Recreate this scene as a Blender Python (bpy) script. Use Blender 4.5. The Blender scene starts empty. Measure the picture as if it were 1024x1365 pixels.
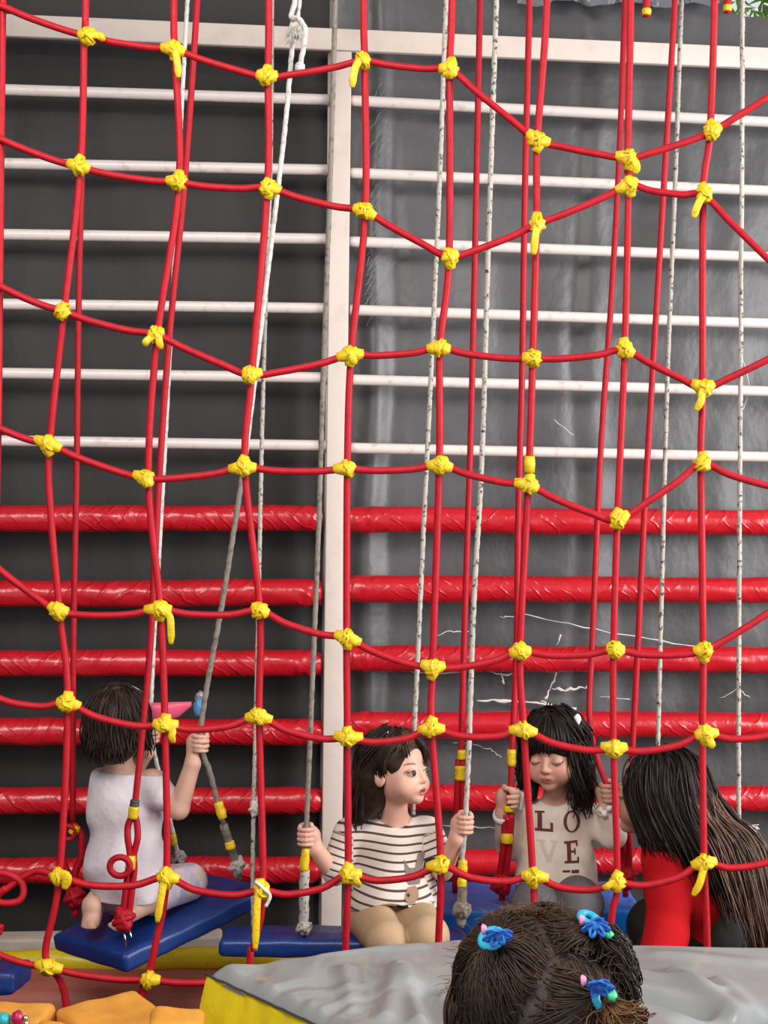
import bpy, bmesh, math, random
import numpy as np
from mathutils import Vector, Matrix, noise
from mathutils.bvhtree import BVHTree

random.seed(7)
rng = np.random.default_rng(7)
SC = bpy.context.scene
COL = SC.collection

# ------------------------------------------------------------------ camera
F = 1900.0                      # focal length in pixels of the 1024x1365 frame
CAMZ = 1.6
ROLL = math.radians(0.7)
cr, sr = math.cos(ROLL), math.sin(ROLL)

def P(px, py, Y):
    """point seen at photo pixel (px,py), Y metres in front of the camera"""
    u = (px - 512.0) / F; v = (682.5 - py) / F
    return Vector(((u * cr - v * sr) * Y, Y, CAMZ + (u * sr + v * cr) * Y))

WALL_Y, WALL_M = 5.0, 0.096
def W(px, py, off=0.0):
    """point of the (slightly turned) wall plane, off metres in front of it"""
    d = P(px, py, 1.0) - Vector((0, 0, CAMZ))
    Y = (WALL_Y - off) / (1.0 - WALL_M * d.x)
    return P(px, py, Y)
WN = Vector((WALL_M, -1, 0)).normalized()       # wall normal, towards the room

cam_d = bpy.data.cameras.new('camera'); cam = bpy.data.objects.new('camera', cam_d); COL.objects.link(cam)
cam_d.sensor_fit = 'VERTICAL'; cam_d.sensor_height = 24.0; cam_d.lens = 24.0 * F / 1365.0
cam_d.clip_start = 0.05
m = Matrix(((cr, -sr, 0, 0), (0, 0, -1, 0), (sr, cr, 0, CAMZ), (0, 0, 0, 1)))
cam.matrix_world = m
SC.camera = cam

# ------------------------------------------------------------------ materials
def mat(name, col, rough=0.5, bump=None, var=None, coat=0.0, attr=None, spec=0.5, metal=0.0, trans=0.0, sheen=0.0):
    """bump=(scale, strength, distance, stretch)   var=(scale, second colour, lo, hi)"""
    mt = bpy.data.materials.new(name); mt.use_nodes = True
    nt = mt.node_tree; b = nt.nodes['Principled BSDF']
    b.inputs['Roughness'].default_value = rough
    b.inputs['Base Color'].default_value = (*col, 1)
    b.inputs['Specular IOR Level'].default_value = spec
    b.inputs['Metallic'].default_value = metal
    b.inputs['Coat Weight'].default_value = coat
    b.inputs['Transmission Weight'].default_value = trans
    b.inputs['Sheen Weight'].default_value = sheen
    tc = nt.nodes.new('ShaderNodeTexCoord')
    if attr:
        a = nt.nodes.new('ShaderNodeAttribute'); a.attribute_name = attr
        nt.links.new(a.outputs['Color'], b.inputs['Base Color'])
    if var:
        n = nt.nodes.new('ShaderNodeTexNoise'); n.inputs['Scale'].default_value = var[0]; n.inputs['Detail'].default_value = 5
        nt.links.new(tc.outputs['Object'], n.inputs['Vector'])
        r = nt.nodes.new('ShaderNodeMapRange'); r.inputs[1].default_value = var[2]; r.inputs[2].default_value = var[3]
        nt.links.new(n.outputs['Fac'], r.inputs[0])
        mx = nt.nodes.new('ShaderNodeMix'); mx.data_type = 'RGBA'
        nt.links.new(r.outputs[0], mx.inputs[0])
        mx.inputs[6].default_value = (*col, 1); mx.inputs[7].default_value = (*var[1], 1)
        nt.links.new(mx.outputs[2], b.inputs['Base Color'])
    if bump:
        n = nt.nodes.new('ShaderNodeTexNoise'); n.inputs['Scale'].default_value = bump[0]; n.inputs['Detail'].default_value = 4
        mp = nt.nodes.new('ShaderNodeMapping'); mp.inputs['Scale'].default_value = bump[3] if len(bump) > 3 else (1, 1, 1)
        nt.links.new(tc.outputs['Object'], mp.inputs['Vector']); nt.links.new(mp.outputs['Vector'], n.inputs['Vector'])
        bp = nt.nodes.new('ShaderNodeBump'); bp.inputs['Strength'].default_value = bump[1]; bp.inputs['Distance'].default_value = bump[2]
        nt.links.new(n.outputs['Fac'], bp.inputs['Height']); nt.links.new(bp.outputs['Normal'], b.inputs['Normal'])
    return mt

M = {}
M['rope_red'] = mat('red braided rope', (0.46, 0.005, 0.016), 0.5, bump=(900, 0.25, 0.002), var=(60, (0.36, 0.004, 0.013), 0.45, 0.7), spec=0.3)
M['tape'] = mat('yellow tape', (0.80, 0.56, 0.012), 0.38, bump=(160, 0.5, 0.004), var=(90, (0.62, 0.38, 0.01), 0.5, 0.7))
M['rope_grey'] = mat('dirty white rope', (0.50, 0.46, 0.41), 0.85, bump=(500, 0.5, 0.003), var=(95, (0.08, 0.07, 0.06), 0.54, 0.66), spec=0.15)
M['rope_white'] = mat('white rope', (0.74, 0.71, 0.67), 0.8, bump=(500, 0.5, 0.003), var=(70, (0.40, 0.36, 0.31), 0.5, 0.72), spec=0.2)
M['rope_old'] = mat('grey worn rope', (0.27, 0.235, 0.20), 0.85, bump=(500, 0.5, 0.003), var=(60, (0.14, 0.12, 0.10), 0.5, 0.68), spec=0.2)
M['white'] = mat('off white paint', (0.76, 0.65, 0.58), 0.45, bump=(30, 0.12, 0.004), var=(14, (0.66, 0.56, 0.49), 0.5, 0.8))
M['rung'] = mat('white painted tube', (0.80, 0.71, 0.67), 0.3, var=(26, (0.62, 0.52, 0.47), 0.58, 0.74))
M['red_vinyl'] = mat('red vinyl padding', (0.56, 0.010, 0.020), 0.27, bump=(9, 0.22, 0.03, (1.6, 1, 1)), var=(5, (0.47, 0.008, 0.016), 0.4, 0.8), coat=0.12)
def creased(mt, mask_lo=0.50):
    nt = mt.node_tree; b = nt.nodes['Principled BSDF']; tc = nt.nodes.new('ShaderNodeTexCoord'); prev = b.inputs['Normal'].links[0].from_node
    tot = None
    for ang, sc in ((0.85, 9.0), (-0.75, 7.0)):
        mp = nt.nodes.new('ShaderNodeMapping'); mp.inputs['Rotation'].default_value = (0, ang, 0); nt.links.new(tc.outputs['Object'], mp.inputs['Vector'])
        w = nt.nodes.new('ShaderNodeTexWave'); w.inputs['Scale'].default_value = sc; w.inputs['Distortion'].default_value = 5.0; w.inputs['Detail'].default_value = 2.0; w.inputs['Detail Scale'].default_value = 1.2
        nt.links.new(mp.outputs['Vector'], w.inputs['Vector'])
        pw = nt.nodes.new('ShaderNodeMath'); pw.operation = 'POWER'; pw.inputs[1].default_value = 9.0; nt.links.new(w.outputs['Fac'], pw.inputs[0])
        n = nt.nodes.new('ShaderNodeTexNoise'); n.inputs['Scale'].default_value = 3.0 + ang; nt.links.new(tc.outputs['Object'], n.inputs['Vector'])
        r = nt.nodes.new('ShaderNodeMapRange'); r.inputs[1].default_value = mask_lo; r.inputs[2].default_value = mask_lo + 0.12; nt.links.new(n.outputs['Fac'], r.inputs[0])
        ml = nt.nodes.new('ShaderNodeMath'); ml.operation = 'MULTIPLY'; nt.links.new(pw.outputs[0], ml.inputs[0]); nt.links.new(r.outputs[0], ml.inputs[1])
        if tot is None: tot = ml
        else:
            ad = nt.nodes.new('ShaderNodeMath'); ad.operation = 'ADD'; nt.links.new(tot.outputs[0], ad.inputs[0]); nt.links.new(ml.outputs[0], ad.inputs[1]); tot = ad
    bp = nt.nodes.new('ShaderNodeBump'); bp.inputs['Strength'].default_value = 0.42; bp.inputs['Distance'].default_value = 0.006
    nt.links.new(tot.outputs[0], bp.inputs['Height']); nt.links.new(prev.outputs['Normal'], bp.inputs['Normal']); nt.links.new(bp.outputs['Normal'], b.inputs['Normal'])
creased(M['red_vinyl'])
M['blue_vinyl'] = mat('blue vinyl', (0.004, 0.036, 0.20), 0.42, bump=(12, 0.2, 0.02), var=(8, (0.003, 0.026, 0.15), 0.45, 0.7), coat=0.08)
M['blue_bright'] = mat('bright blue vinyl', (0.010, 0.17, 0.66), 0.33, bump=(14, 0.3, 0.02), coat=0.15)
M['tarp_dark'] = mat('dark grey tarpaulin', (0.026, 0.024, 0.024), 0.55, bump=(3.5, 0.18, 0.05, (1.6, 1, 0.6)), var=(2.2, (0.036, 0.033, 0.033), 0.4, 0.7), spec=0.3)
M['tarp_grey'] = mat('grey tarpaulin', (0.058, 0.056, 0.058), 0.40, bump=(5, 0.22, 0.05, (1.3, 1, 0.9)), var=(1.6, (0.112, 0.110, 0.116), 0.38, 0.66), spec=0.45)
M['crease'] = mat('white worn vinyl backing', (0.72, 0.70, 0.70), 0.7)
M['fold_sheen'] = mat('pale vinyl sheen', (0.20, 0.205, 0.215), 0.6)
M['mat_grey'] = mat('grey vinyl cover', (0.30, 0.315, 0.32), 0.30, bump=(5, 0.15, 0.03), var=(5, (0.25, 0.265, 0.27), 0.4, 0.7), coat=0.25)
M['mat_yellow'] = mat('yellow vinyl', (0.76, 0.60, 0.012), 0.38, bump=(10, 0.35, 0.03), var=(9, (0.62, 0.46, 0.01), 0.5, 0.72), coat=0.1)
M['mat_red'] = mat('faded red vinyl', (0.48, 0.15, 0.11), 0.6, bump=(9, 0.4, 0.03, (0.6, 2, 1)), var=(6, (0.34, 0.07, 0.05), 0.45, 0.7))
M['mat_shade'] = mat('shaded red vinyl', (0.17, 0.006, 0.009), 0.55, bump=(9, 0.4, 0.03))
M['foam'] = mat('orange foam', (0.74, 0.34, 0.060), 0.95, bump=(320, 0.5, 0.004), var=(18, (0.64, 0.27, 0.045), 0.45, 0.7), spec=0.1)
M['kerb'] = mat('painted kerb', (0.55, 0.48, 0.42), 0.7, bump=(40, 0.2, 0.005), var=(12, (0.44, 0.37, 0.31), 0.45, 0.7))
M['floor'] = mat('dark floor matting', (0.035, 0.024, 0.020), 0.8, bump=(50, 0.2, 0.005))
M['steel'] = mat('dark steel', (0.08, 0.08, 0.085), 0.5, metal=0.4)
M['silver'] = mat('silver roof sheet', (0.13, 0.135, 0.15), 0.3, bump=(7, 0.6, 0.05))
M['skin'] = mat('skin', (0.7, 0.4, 0.3), 0.5, attr='Col', spec=0.35)
M['ceil'] = mat('pale ceiling sheet', (0.35, 0.34, 0.33), 0.8)
M['leaf'] = mat('leaves', (0.14, 0.30, 0.03), 0.5, var=(3, (0.30, 0.48, 0.08), 0.4, 0.7))
M['bark'] = mat('bark', (0.12, 0.08, 0.05), 0.9, bump=(30, 0.6, 0.02))
M['chrome'] = mat('metal', (0.6, 0.6, 0.6), 0.3, metal=1.0)

def hairmat(name, c, c2):
    return mat(name, c, 0.45, bump=(260, 0.3, 0.003, (1, 1, 0.12)), var=(30, c2, 0.45, 0.72), spec=0.22)
M['hair_brown'] = hairmat('dark brown hair', (0.020, 0.011, 0.008), (0.045, 0.024, 0.014))
M['hair_black'] = hairmat('black brown hair', (0.010, 0.006, 0.005), (0.024, 0.013, 0.010))
M['hair_gold'] = hairmat('light brown hair', (0.12, 0.065, 0.035), (0.19, 0.11, 0.06))
M['hair_mid'] = hairmat('mid brown hair', (0.022, 0.0125, 0.008), (0.048, 0.028, 0.017))
M['hair_curl'] = hairmat('reddish brown curls', (0.10, 0.045, 0.016), (0.17, 0.08, 0.03))

# ------------------------------------------------------------------ object helpers
def link(name, me_or_none, parent=None, loc=None):
    o = bpy.data.objects.new(name, me_or_none); COL.objects.link(o)
    if loc is not None: o.location = loc
    if parent is not None: o.parent = parent
    return o

def worldloc(o):
    v = Vector((0, 0, 0))
    while o is not None:
        v += o.location; o = o.parent
    return v

def mesh_np(name, V, Fq, mats, parent=None, smooth=True, midx=None, origin=None):
    """V: n x 3 world vertices; Fq: list of faces. Returns the linked object."""
    V = np.asarray(V, dtype=np.float64)
    base = worldloc(parent) if parent is not None else (Vector(origin) if origin is not None else Vector((0, 0, 0)))
    Vl = V - np.array(base)
    me = bpy.data.meshes.new(name)
    if isinstance(Fq, np.ndarray):
        nf, k = Fq.shape
        me.vertices.add(len(Vl)); me.vertices.foreach_set('co', Vl.astype(np.float32).ravel())
        me.loops.add(nf * k); me.loops.foreach_set('vertex_index', Fq.astype(np.int32).ravel())
        me.polygons.add(nf); me.polygons.foreach_set('loop_start', np.arange(0, nf * k, k, dtype=np.int32))
        me.update(calc_edges=True); me.validate()
    else:
        me.from_pydata([tuple(v) for v in Vl], [], Fq)
        me.update()
    if not isinstance(mats, (list, tuple)): mats = [mats]
    for mm in mats: me.materials.append(mm)
    if smooth: me.polygons.foreach_set('use_smooth', np.ones(len(me.polygons), dtype=bool))
    if midx is not None: me.polygons.foreach_set('material_index', np.asarray(midx, dtype=np.int32))
    me.update()
    return link(name, me, parent, None if parent is not None else base)

class MB:
    def __init__(self): self.v = []; self.f = []; self.mi = []
    def add(self, v, f, mi=0):
        n = len(self.v); self.v += [tuple(x) for x in v]; self.f += [tuple(i + n for i in q) for q in f]; self.mi += [mi] * len(f)
    def tube(self, pts, r, sides=8, mi=0, cap=True, strands=0, pitch=0.03, flat=None):
        pts = [Vector(p) for p in pts]; n = len(pts)
        R = r if isinstance(r, (list, tuple, np.ndarray)) else [r] * n
        ts = []
        for i in range(n):
            t = pts[min(i + 1, n - 1)] - pts[max(i - 1, 0)]
            ts.append(t.normalized() if t.length > 1e-9 else Vector((0, 0, 1)))
        ref = Vector((0, -1, 0)) if abs(ts[0].y) < 0.9 else Vector((1, 0, 0))
        nrm = (ref - ts[0] * ref.dot(ts[0])).normalized()
        v = []; s = 0.0
        for i in range(n):
            if i: s += (pts[i] - pts[i - 1]).length
            nrm = nrm - ts[i] * nrm.dot(ts[i])
            nrm = nrm.normalized() if nrm.length > 1e-6 else ts[i].orthogonal().normalized()
            bn = ts[i].cross(nrm)
            for k in range(sides):
                a = 2 * math.pi * k / sides
                rr = R[i]
                if strands: rr *= 1 + 0.13 * math.cos(strands * a - 2 * math.pi * s / pitch * 1.0)
                fx = flat if flat else 1.0
                v.append(pts[i] + nrm * (math.cos(a) * rr * fx) + bn * (math.sin(a) * rr))
        f = []
        for i in range(n - 1):
            for k in range(sides):
                k2 = (k + 1) % sides
                f.append((i * sides + k, i * sides + k2, (i + 1) * sides + k2, (i + 1) * sides + k))
        if cap:
            f.append(tuple(range(sides - 1, -1, -1))); f.append(tuple((n - 1) * sides + k for k in range(sides)))
        self.add(v, f, mi)
    def ball(self, c, r, seed=0, lump=0.0, sub=2, mi=0, sq=(1, 1, 1), freq=3.0):
        bm = bmesh.new(); bmesh.ops.create_icosphere(bm, subdivisions=sub, radius=1.0)
        v = []
        for q in bm.verts:
            d = q.co.copy()
            k = 1 + lump * noise.noise(d * freq + Vector((seed * 3.1, seed * 1.7, 0)))
            v.append(Vector(c) + Vector((d.x * sq[0], d.y * sq[1], d.z * sq[2])) * r * k)
        f = [tuple(x.index for x in fc.verts) for fc in bm.faces]
        bm.free(); self.add(v, f, mi)
    def box(self, c, sx, sy, sz, ax=None, bev=0.0, mi=0):
        bm = bmesh.new(); bmesh.ops.create_cube(bm, size=1.0)
        for q in bm.verts: q.co = Vector((q.co.x * sx, q.co.y * sy, q.co.z * sz))
        if bev: bmesh.ops.bevel(bm, geom=list(bm.edges), offset=bev, segments=3, affect='EDGES', profile=0.5)
        bm.verts.index_update()
        A = ax if ax is not None else Matrix.Identity(3)
        v = [Vector(c) + A @ q.co for q in bm.verts]
        f = [tuple(x.index for x in fc.verts) for fc in bm.faces]
        bm.free(); self.add(v, f, mi)
    def build(self, name, mats, parent=None, smooth=True, origin=None):
        return mesh_np(name, np.array(self.v), self.f, mats, parent, smooth, self.mi, origin)

def empty(name, loc):
    o = bpy.data.objects.new(name, None); COL.objects.link(o); o.location = loc; o.empty_display_size = 0.1
    return o
def tag(o, label, cat, group=None, kind=None):
    o['label'] = label; o['category'] = cat
    if group: o['group'] = group
    if kind: o['kind'] = kind
    return o
def structure(o): o['kind'] = 'structure'; return o

def cat(pts, n=8):
    """Catmull-Rom through the points"""
    pts = [Vector(p) for p in pts]
    if len(pts) < 3:
        return [pts[0].lerp(pts[-1], i / n) for i in range(n + 1)]
    E = [pts[0] * 2 - pts[1]] + pts + [pts[-1] * 2 - pts[-2]]
    out = []
    for i in range(1, len(E) - 2):
        p0, p1, p2, p3 = E[i - 1], E[i], E[i + 1], E[i + 2]
        for k in range(n):
            t = k / n
            out.append(0.5 * ((2 * p1) + (p2 - p0) * t + (2 * p0 - 5 * p1 + 4 * p2 - p3) * t * t + (3 * p1 - p0 - 3 * p2 + p3) * t ** 3))
    out.append(pts[-1]); return out

# ------------------------------------------------------------------ signed-distance modelling (for people, cloth, soft things)
class SDF:
    def __init__(s, lo, hi, h):
        s.h = h; s.lo = np.array(lo, dtype=np.float64)
        n = np.ceil((np.array(hi) - s.lo) / h).astype(int) + 1
        s.n = n; s.ax = [s.lo[i] + h * np.arange(n[i]) for i in range(3)]
        s.d = np.full(n, 0.06, dtype=np.float32)
    def _blk(s, lo, hi, mar):
        i0 = np.clip(np.floor((np.array(lo) - mar - s.lo) / s.h).astype(int), 0, s.n - 1)
        i1 = np.clip(np.ceil((np.array(hi) + mar - s.lo) / s.h).astype(int) + 1, 1, s.n)
        sl = tuple(slice(i0[i], max(i1[i], i0[i] + 1)) for i in range(3))
        X = s.ax[0][sl[0]][:, None, None]; Y = s.ax[1][sl[1]][None, :, None]; Z = s.ax[2][sl[2]][None, None, :]
        return sl, X, Y, Z
    def _u(s, sl, b, k, op='u'):
        a = s.d[sl]
        if op == 'u':
            if k <= 0: r = np.minimum(a, b)
            else:
                h = np.clip(0.5 + 0.5 * (b - a) / k, 0, 1); r = b + (a - b) * h - k * h * (1 - h)
        else:
            b = -b
            if k <= 0: r = np.maximum(a, b)
            else:
                h = np.clip(0.5 - 0.5 * (b - a) / k, 0, 1); r = b + (a - b) * h + k * h * (1 - h)
        s.d[sl] = r.astype(np.float32)
    def rc(s, a, b, ra, rb, k=0.012, op='u'):
        a = np.array(a, float); b = np.array(b, float); r = max(ra, rb)
        sl, X, Y, Z = s._blk(np.minimum(a, b) - r, np.maximum(a, b) + r, 0.04 + k)
        ab = b - a; L2 = max(ab @ ab, 1e-12)
        t = np.clip(((X - a[0]) * ab[0] + (Y - a[1]) * ab[1] + (Z - a[2]) * ab[2]) / L2, 0, 1)
        d = np.sqrt((X - a[0] - t * ab[0]) ** 2 + (Y - a[1] - t * ab[1]) ** 2 + (Z - a[2] - t * ab[2]) ** 2) - (ra + (rb - ra) * t)
        s._u(sl, d, k, op)
    def chain(s, pts, rs, k=0.012):
        for i in range(len(pts) - 1): s.rc(pts[i], pts[i + 1], rs[i], rs[i + 1], k)
    def ell(s, c, r, R=None, k=0.012, op='u'):
        c = np.array(c, float); r = np.array(r, float); m = r.max()
        sl, X, Y, Z = s._blk(c - m, c + m, 0.04 + k)
        dx, dy, dz = X - c[0], Y - c[1], Z - c[2]
        if R is not None:
            R = np.array(R)
            q = [(R[0, i] * dx + R[1, i] * dy + R[2, i] * dz) for i in range(3)]
        else: q = [dx + 0 * (dy + dz), dy + 0 * (dx + dz), dz + 0 * (dx + dy)]
        k0 = np.sqrt(sum((q[i] / r[i]) ** 2 for i in range(3)))
        k1 = np.sqrt(sum((q[i] / r[i] ** 2) ** 2 for i in range(3))) + 1e-9
        d = np.where(k0 < 1e-6, -m, k0 * (k0 - 1) / k1)
        s._u(sl, d, k, op)
    def half(s, c, nrm, k=0.006):
        """cut away everything on the +nrm side of the plane through c"""
        nrm = np.array(nrm, float); nrm /= np.linalg.norm(nrm)
        X, Y, Z = s.ax[0][:, None, None], s.ax[1][None, :, None], s.ax[2][None, None, :]
        b = (X - c[0]) * nrm[0] + (Y - c[1]) * nrm[1] + (Z - c[2]) * nrm[2]
        s.d = np.maximum(s.d, b).astype(np.float32)
    def field(s, fn):
        X, Y, Z = s.ax[0][:, None, None], s.ax[1][None, :, None], s.ax[2][None, None, :]
        s.d = (s.d + fn(X, Y, Z)).astype(np.float32)
    def mesh(s):
        d = s.d; 
        d[0], d[-1] = 0.05, 0.05; d[:, 0], d[:, -1] = 0.05, 0.05; d[:, :, 0], d[:, :, -1] = 0.05, 0.05
        ins = d < 0
        c = np.zeros(np.array(d.shape) - 1, dtype=np.int8)
        for i in (0, 1):
            for j in (0, 1):
                for k in (0, 1):
                    c += ins[i:d.shape[0] - 1 + i, j:d.shape[1] - 1 + j, k:d.shape[2] - 1 + k]
        I = np.argwhere((c > 0) & (c < 8))
        acc = np.zeros((len(I), 3)); cnt = np.zeros(len(I))
        offs = [(i, j, k) for i in (0, 1) for j in (0, 1) for k in (0, 1)]
        val = {o: d[I[:, 0] + o[0], I[:, 1] + o[1], I[:, 2] + o[2]].astype(float) for o in offs}
        for o in offs:
            for a in range(3):
                if o[a] == 0:
                    o2 = list(o); o2[a] = 1; o2 = tuple(o2)
                    v0, v1 = val[o], val[o2]; mk = (v0 < 0) != (v1 < 0)
                    t = np.where(mk, v0 / np.where(mk, v0 - v1, 1), 0)
                    p = np.tile(np.array(o, float), (len(I), 1)); p[:, a] += t
                    acc += p * mk[:, None]; cnt += mk
        V = (I + acc / cnt[:, None]) * s.h + s.lo
        idx = -np.ones(c.shape, dtype=np.int64); idx[I[:, 0], I[:, 1], I[:, 2]] = np.arange(len(I))
        faces = []
        for a in range(3):
            s0 = [slice(None)] * 3; s1 = [slice(None)] * 3
            s0[a] = slice(0, -1); s1[a] = slice(1, None)
            ch = ins[tuple(s0)] != ins[tuple(s1)]
            E = np.argwhere(ch); fl = ins[tuple(s0)][ch]
            b, cc = (a + 1) % 3, (a + 2) % 3
            q = []
            for (ob, oc) in ((-1, -1), (0, -1), (0, 0), (-1, 0)):
                e = E.copy(); e[:, b] += ob; e[:, cc] += oc
                ok = np.all((e >= 0) & (e < np.array(idx.shape)), axis=1)
                r = -np.ones(len(e), dtype=np.int64); r[ok] = idx[e[ok, 0], e[ok, 1], e[ok, 2]]; q.append(r)
            Q = np.stack(q, 1); good = np.all(Q >= 0, axis=1); Q = Q[good]; fl = fl[good]
            Q[~fl] = Q[~fl][:, ::-1]
            faces.append(Q)
        return V, np.concatenate(faces)

def setcol(o, cols):
    me = o.data; a = me.attributes.new('Col', 'FLOAT_COLOR', 'POINT')
    c4 = np.ones((len(me.vertices), 4), dtype=np.float32); c4[:, :3] = cols
    a.data.foreach_set('color', c4.ravel())
def setfloat(o, name, vals):
    a = o.data.attributes.new(name, 'FLOAT', 'POINT'); a.data.foreach_set('value', np.asarray(vals, dtype=np.float32))

# ------------------------------------------------------------------ heads and hands
def headframe(yaw, pitch=0.0, roll=0.0):
    th, ph, ro = math.radians(yaw), math.radians(pitch), math.radians(roll)
    f = Vector((math.sin(th), -math.cos(th), 0)); z = Vector((0, 0, 1)); x = f.cross(z)
    f2 = f * math.cos(ph) + z * math.sin(ph); z2 = x.cross(f2)
    x3 = x * math.cos(ro) + z2 * math.sin(ro); z3 = x3.cross(f2)
    return np.array([[x3[i], f2[i], z3[i]] for i in range(3)])     # columns: person's right, forward, up

class Head:
    def __init__(h, c, R, s, adult=0): h.adult = adult; h.c = np.array(c, float); h.R = R; h.s = s
    def w(h, p): return h.c + h.R @ (np.array(p, float) * h.s)
    def l(h, V): return ((V - h.c) @ h.R) / h.s
    def sdf(h, S, mouth=0.0):
        s, R = h.s, h.R
        E = lambda c, r, k=0.01, op='u': S.ell(h.w(c), np.array(r) * s, R, k * s, op)
        C = lambda a, b, ra, rb, k=0.008, op='u': S.rc(h.w(a), h.w(b), ra * s, rb * s, k * s, op)
        ad = h.adult
        E((0, -0.012, 0.026), (0.068, 0.084, 0.070), 0)
        E((0, 0.020, -0.028 - 0.004 * ad), (0.057, 0.062, 0.057 + 0.006 * ad), 0.02)
        for q in (-1, 1):
            E((q * 0.033, 0.047, -0.036), (0.029, 0.029, 0.029), 0.015)      # cheeks
            E((q * 0.030, 0.0925, 0.000), (0.018, 0.013, 0.011), 0.012, 's')  # eye sockets
            E((q * 0.029, 0.0660, -0.001), (0.0145, 0.0145, 0.0125), 0.002)    # eyes
            if ad: C((q * 0.014, 0.0775, 0.015), (q * 0.042, 0.067, 0.013), 0.005, 0.004, 0.01)   # brow
            E((q * 0.069, -0.006, -0.010), (0.008, 0.018, 0.027), 0.006)      # ears
            E((q * 0.077, -0.002, -0.006), (0.005, 0.009, 0.014), 0.004, 's')
        E((0, 0.062, -0.070 - 0.008 * ad), (0.018, 0.017, 0.014), 0.018)                   # chin
        C((0, 0.074, 0.006), (0, 0.0875, -0.0205 - 0.004 * ad), 0.0055, 0.0080, 0.009)        # nose
        for q in (-1, 1): E((q * 0.0085, 0.0805, -0.0245), (0.0060, 0.0070, 0.0052), 0.004)
        E((0, 0.0745, -0.046), (0.020, 0.010, 0.012), 0.008)                   # muzzle
        E((0, 0.0815, -0.0435), (0.0135, 0.0065, 0.0040), 0.003)
        E((0, 0.0795, -0.0525 - mouth), (0.0115, 0.0065, 0.0044), 0.003)
        if mouth: E((0, 0.087, -0.0475 - mouth / 2), (0.010, 0.009, 0.0022 + mouth * 0.4), 0.002, 's')
    def paint(h, V, col, skin, lips=(0.42, 0.10, 0.09), brow=(0.05, 0.028, 0.018), iris=(0.03, 0.016, 0.010), mouth=0.0, gaze=(0, 0), closed=False):
        L = h.l(V); x, y, z = L[:, 0], L[:, 1], L[:, 2]
        near = (np.abs(x) < 0.085) & (np.abs(y) < 0.12) & (np.abs(z) < 0.12)
        front = near & (y > 0.045)
        def put(mk, c, a=1.0):
            a = (np.ones(len(V)) * a)[:, None] * mk[:, None].astype(float)
            col[:] = col * (1 - a) + np.array(c) * a
        for q in (-1, 1):
            g = np.exp(-(((x - q * 0.036) / 0.02) ** 2 + ((z + 0.034) / 0.017) ** 2)) * 0.45
            put(front, np.array(skin) * np.array((1.0, 0.68, 0.66)), g)           # cheeks flush
            ex, ez = x - q * 0.030, z + 0.001
            b = front & (np.abs(z - (0.0235 - 16 * (np.abs(x) - 0.027) ** 2)) < 0.0024) & (x * q > 0.013) & (x * q < 0.044)
            put(b, brow, 0.75)
            if closed:
                put(front & (np.abs(ez + 0.004 - 9 * ex ** 2) < 0.0018) & (np.abs(ex) < 0.014), (0.02, 0.012, 0.01), 0.9)
            else:
                put(front & (np.abs(ez - (0.0068 - 30 * ex ** 2)) < 0.0021) & (np.abs(ex) < 0.0155), (0.03, 0.016, 0.012), 0.9)
                put(front & ((ex / 0.0138) ** 2 + ((ez + 0.0008) / 0.0060) ** 2 < 1), (0.50, 0.43, 0.39))
                put(front & (((ex - gaze[0]) ** 2 + (ez - gaze[1]) ** 2) < 0.0072 ** 2) & ((ex / 0.0142) ** 2 + (ez / 0.0072) ** 2 < 1), iris)
        zl = z + 0.048 + mouth / 2
        put(front & ((x / 0.0158) ** 2 + (zl / (0.0085 + mouth * 0.5)) ** 2 < 1), lips, 0.85)
        put(front & ((x / 0.013) ** 2 + (zl / (0.0011 + mouth * 0.42)) ** 2 < 1), (0.06, 0.012, 0.012), 0.9)
        for q in (-1, 1): put(front & (((x - q * 0.0065) ** 2 + (z + 0.0295) ** 2) < 0.0024 ** 2), (0.16, 0.05, 0.04), 0.8)

def grip(S, c, axis, wrist, sgn=1, rr=0.009, sc=1.0):
    """a hand closed around a rope: palm, four bent fingers and a thumb"""
    c = Vector(c); a = Vector(axis).normalized(); d = Vector(wrist) - c
    n = (d - a * d.dot(a)).normalized(); t = a.cross(n)
    pc = c + n * (rr + 0.011 * sc) - t * (sgn * 0.004 * sc)
    Rm = np.array([[n[i], t[i], a[i]] for i in range(3)])
    S.ell(pc, (0.0125 * sc, 0.020 * sc, 0.025 * sc), Rm, 0.004)
    S.rc(wrist, pc + n * 0.004, 0.018 * sc, 0.016 * sc, 0.012)
    def arc(h, a0, a1, R, r0, r1, s2, n_=6):
        pts = []
        for i in range(n_ + 1):
            th = math.radians(a0 + (a1 - a0) * i / n_)
            pts.append(c + a * (h - 0.003 * i / n_) + (n * math.cos(th) + t * (s2 * math.sin(th))) * R)
        for i in range(n_): S.rc(pts[i], pts[i + 1], r0 + (r1 - r0) * i / n_, r0 + (r1 - r0) * (i + 1) / n_, 0.0012)
    for h, a1, r in ((0.0195, 225, 0.0062), (0.0065, 245, 0.0066), (-0.0065, 240, 0.0063), (-0.0185, 215, 0.0054)):
        arc(h * sc, 40, a1, rr + r * sc * 0.95 + 0.004, r * sc, r * 0.85 * sc, sgn)
    arc(0.026 * sc, 30, 160, rr + 0.0075 * sc, 0.0075 * sc, 0.0062 * sc, -sgn, 4)

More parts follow.
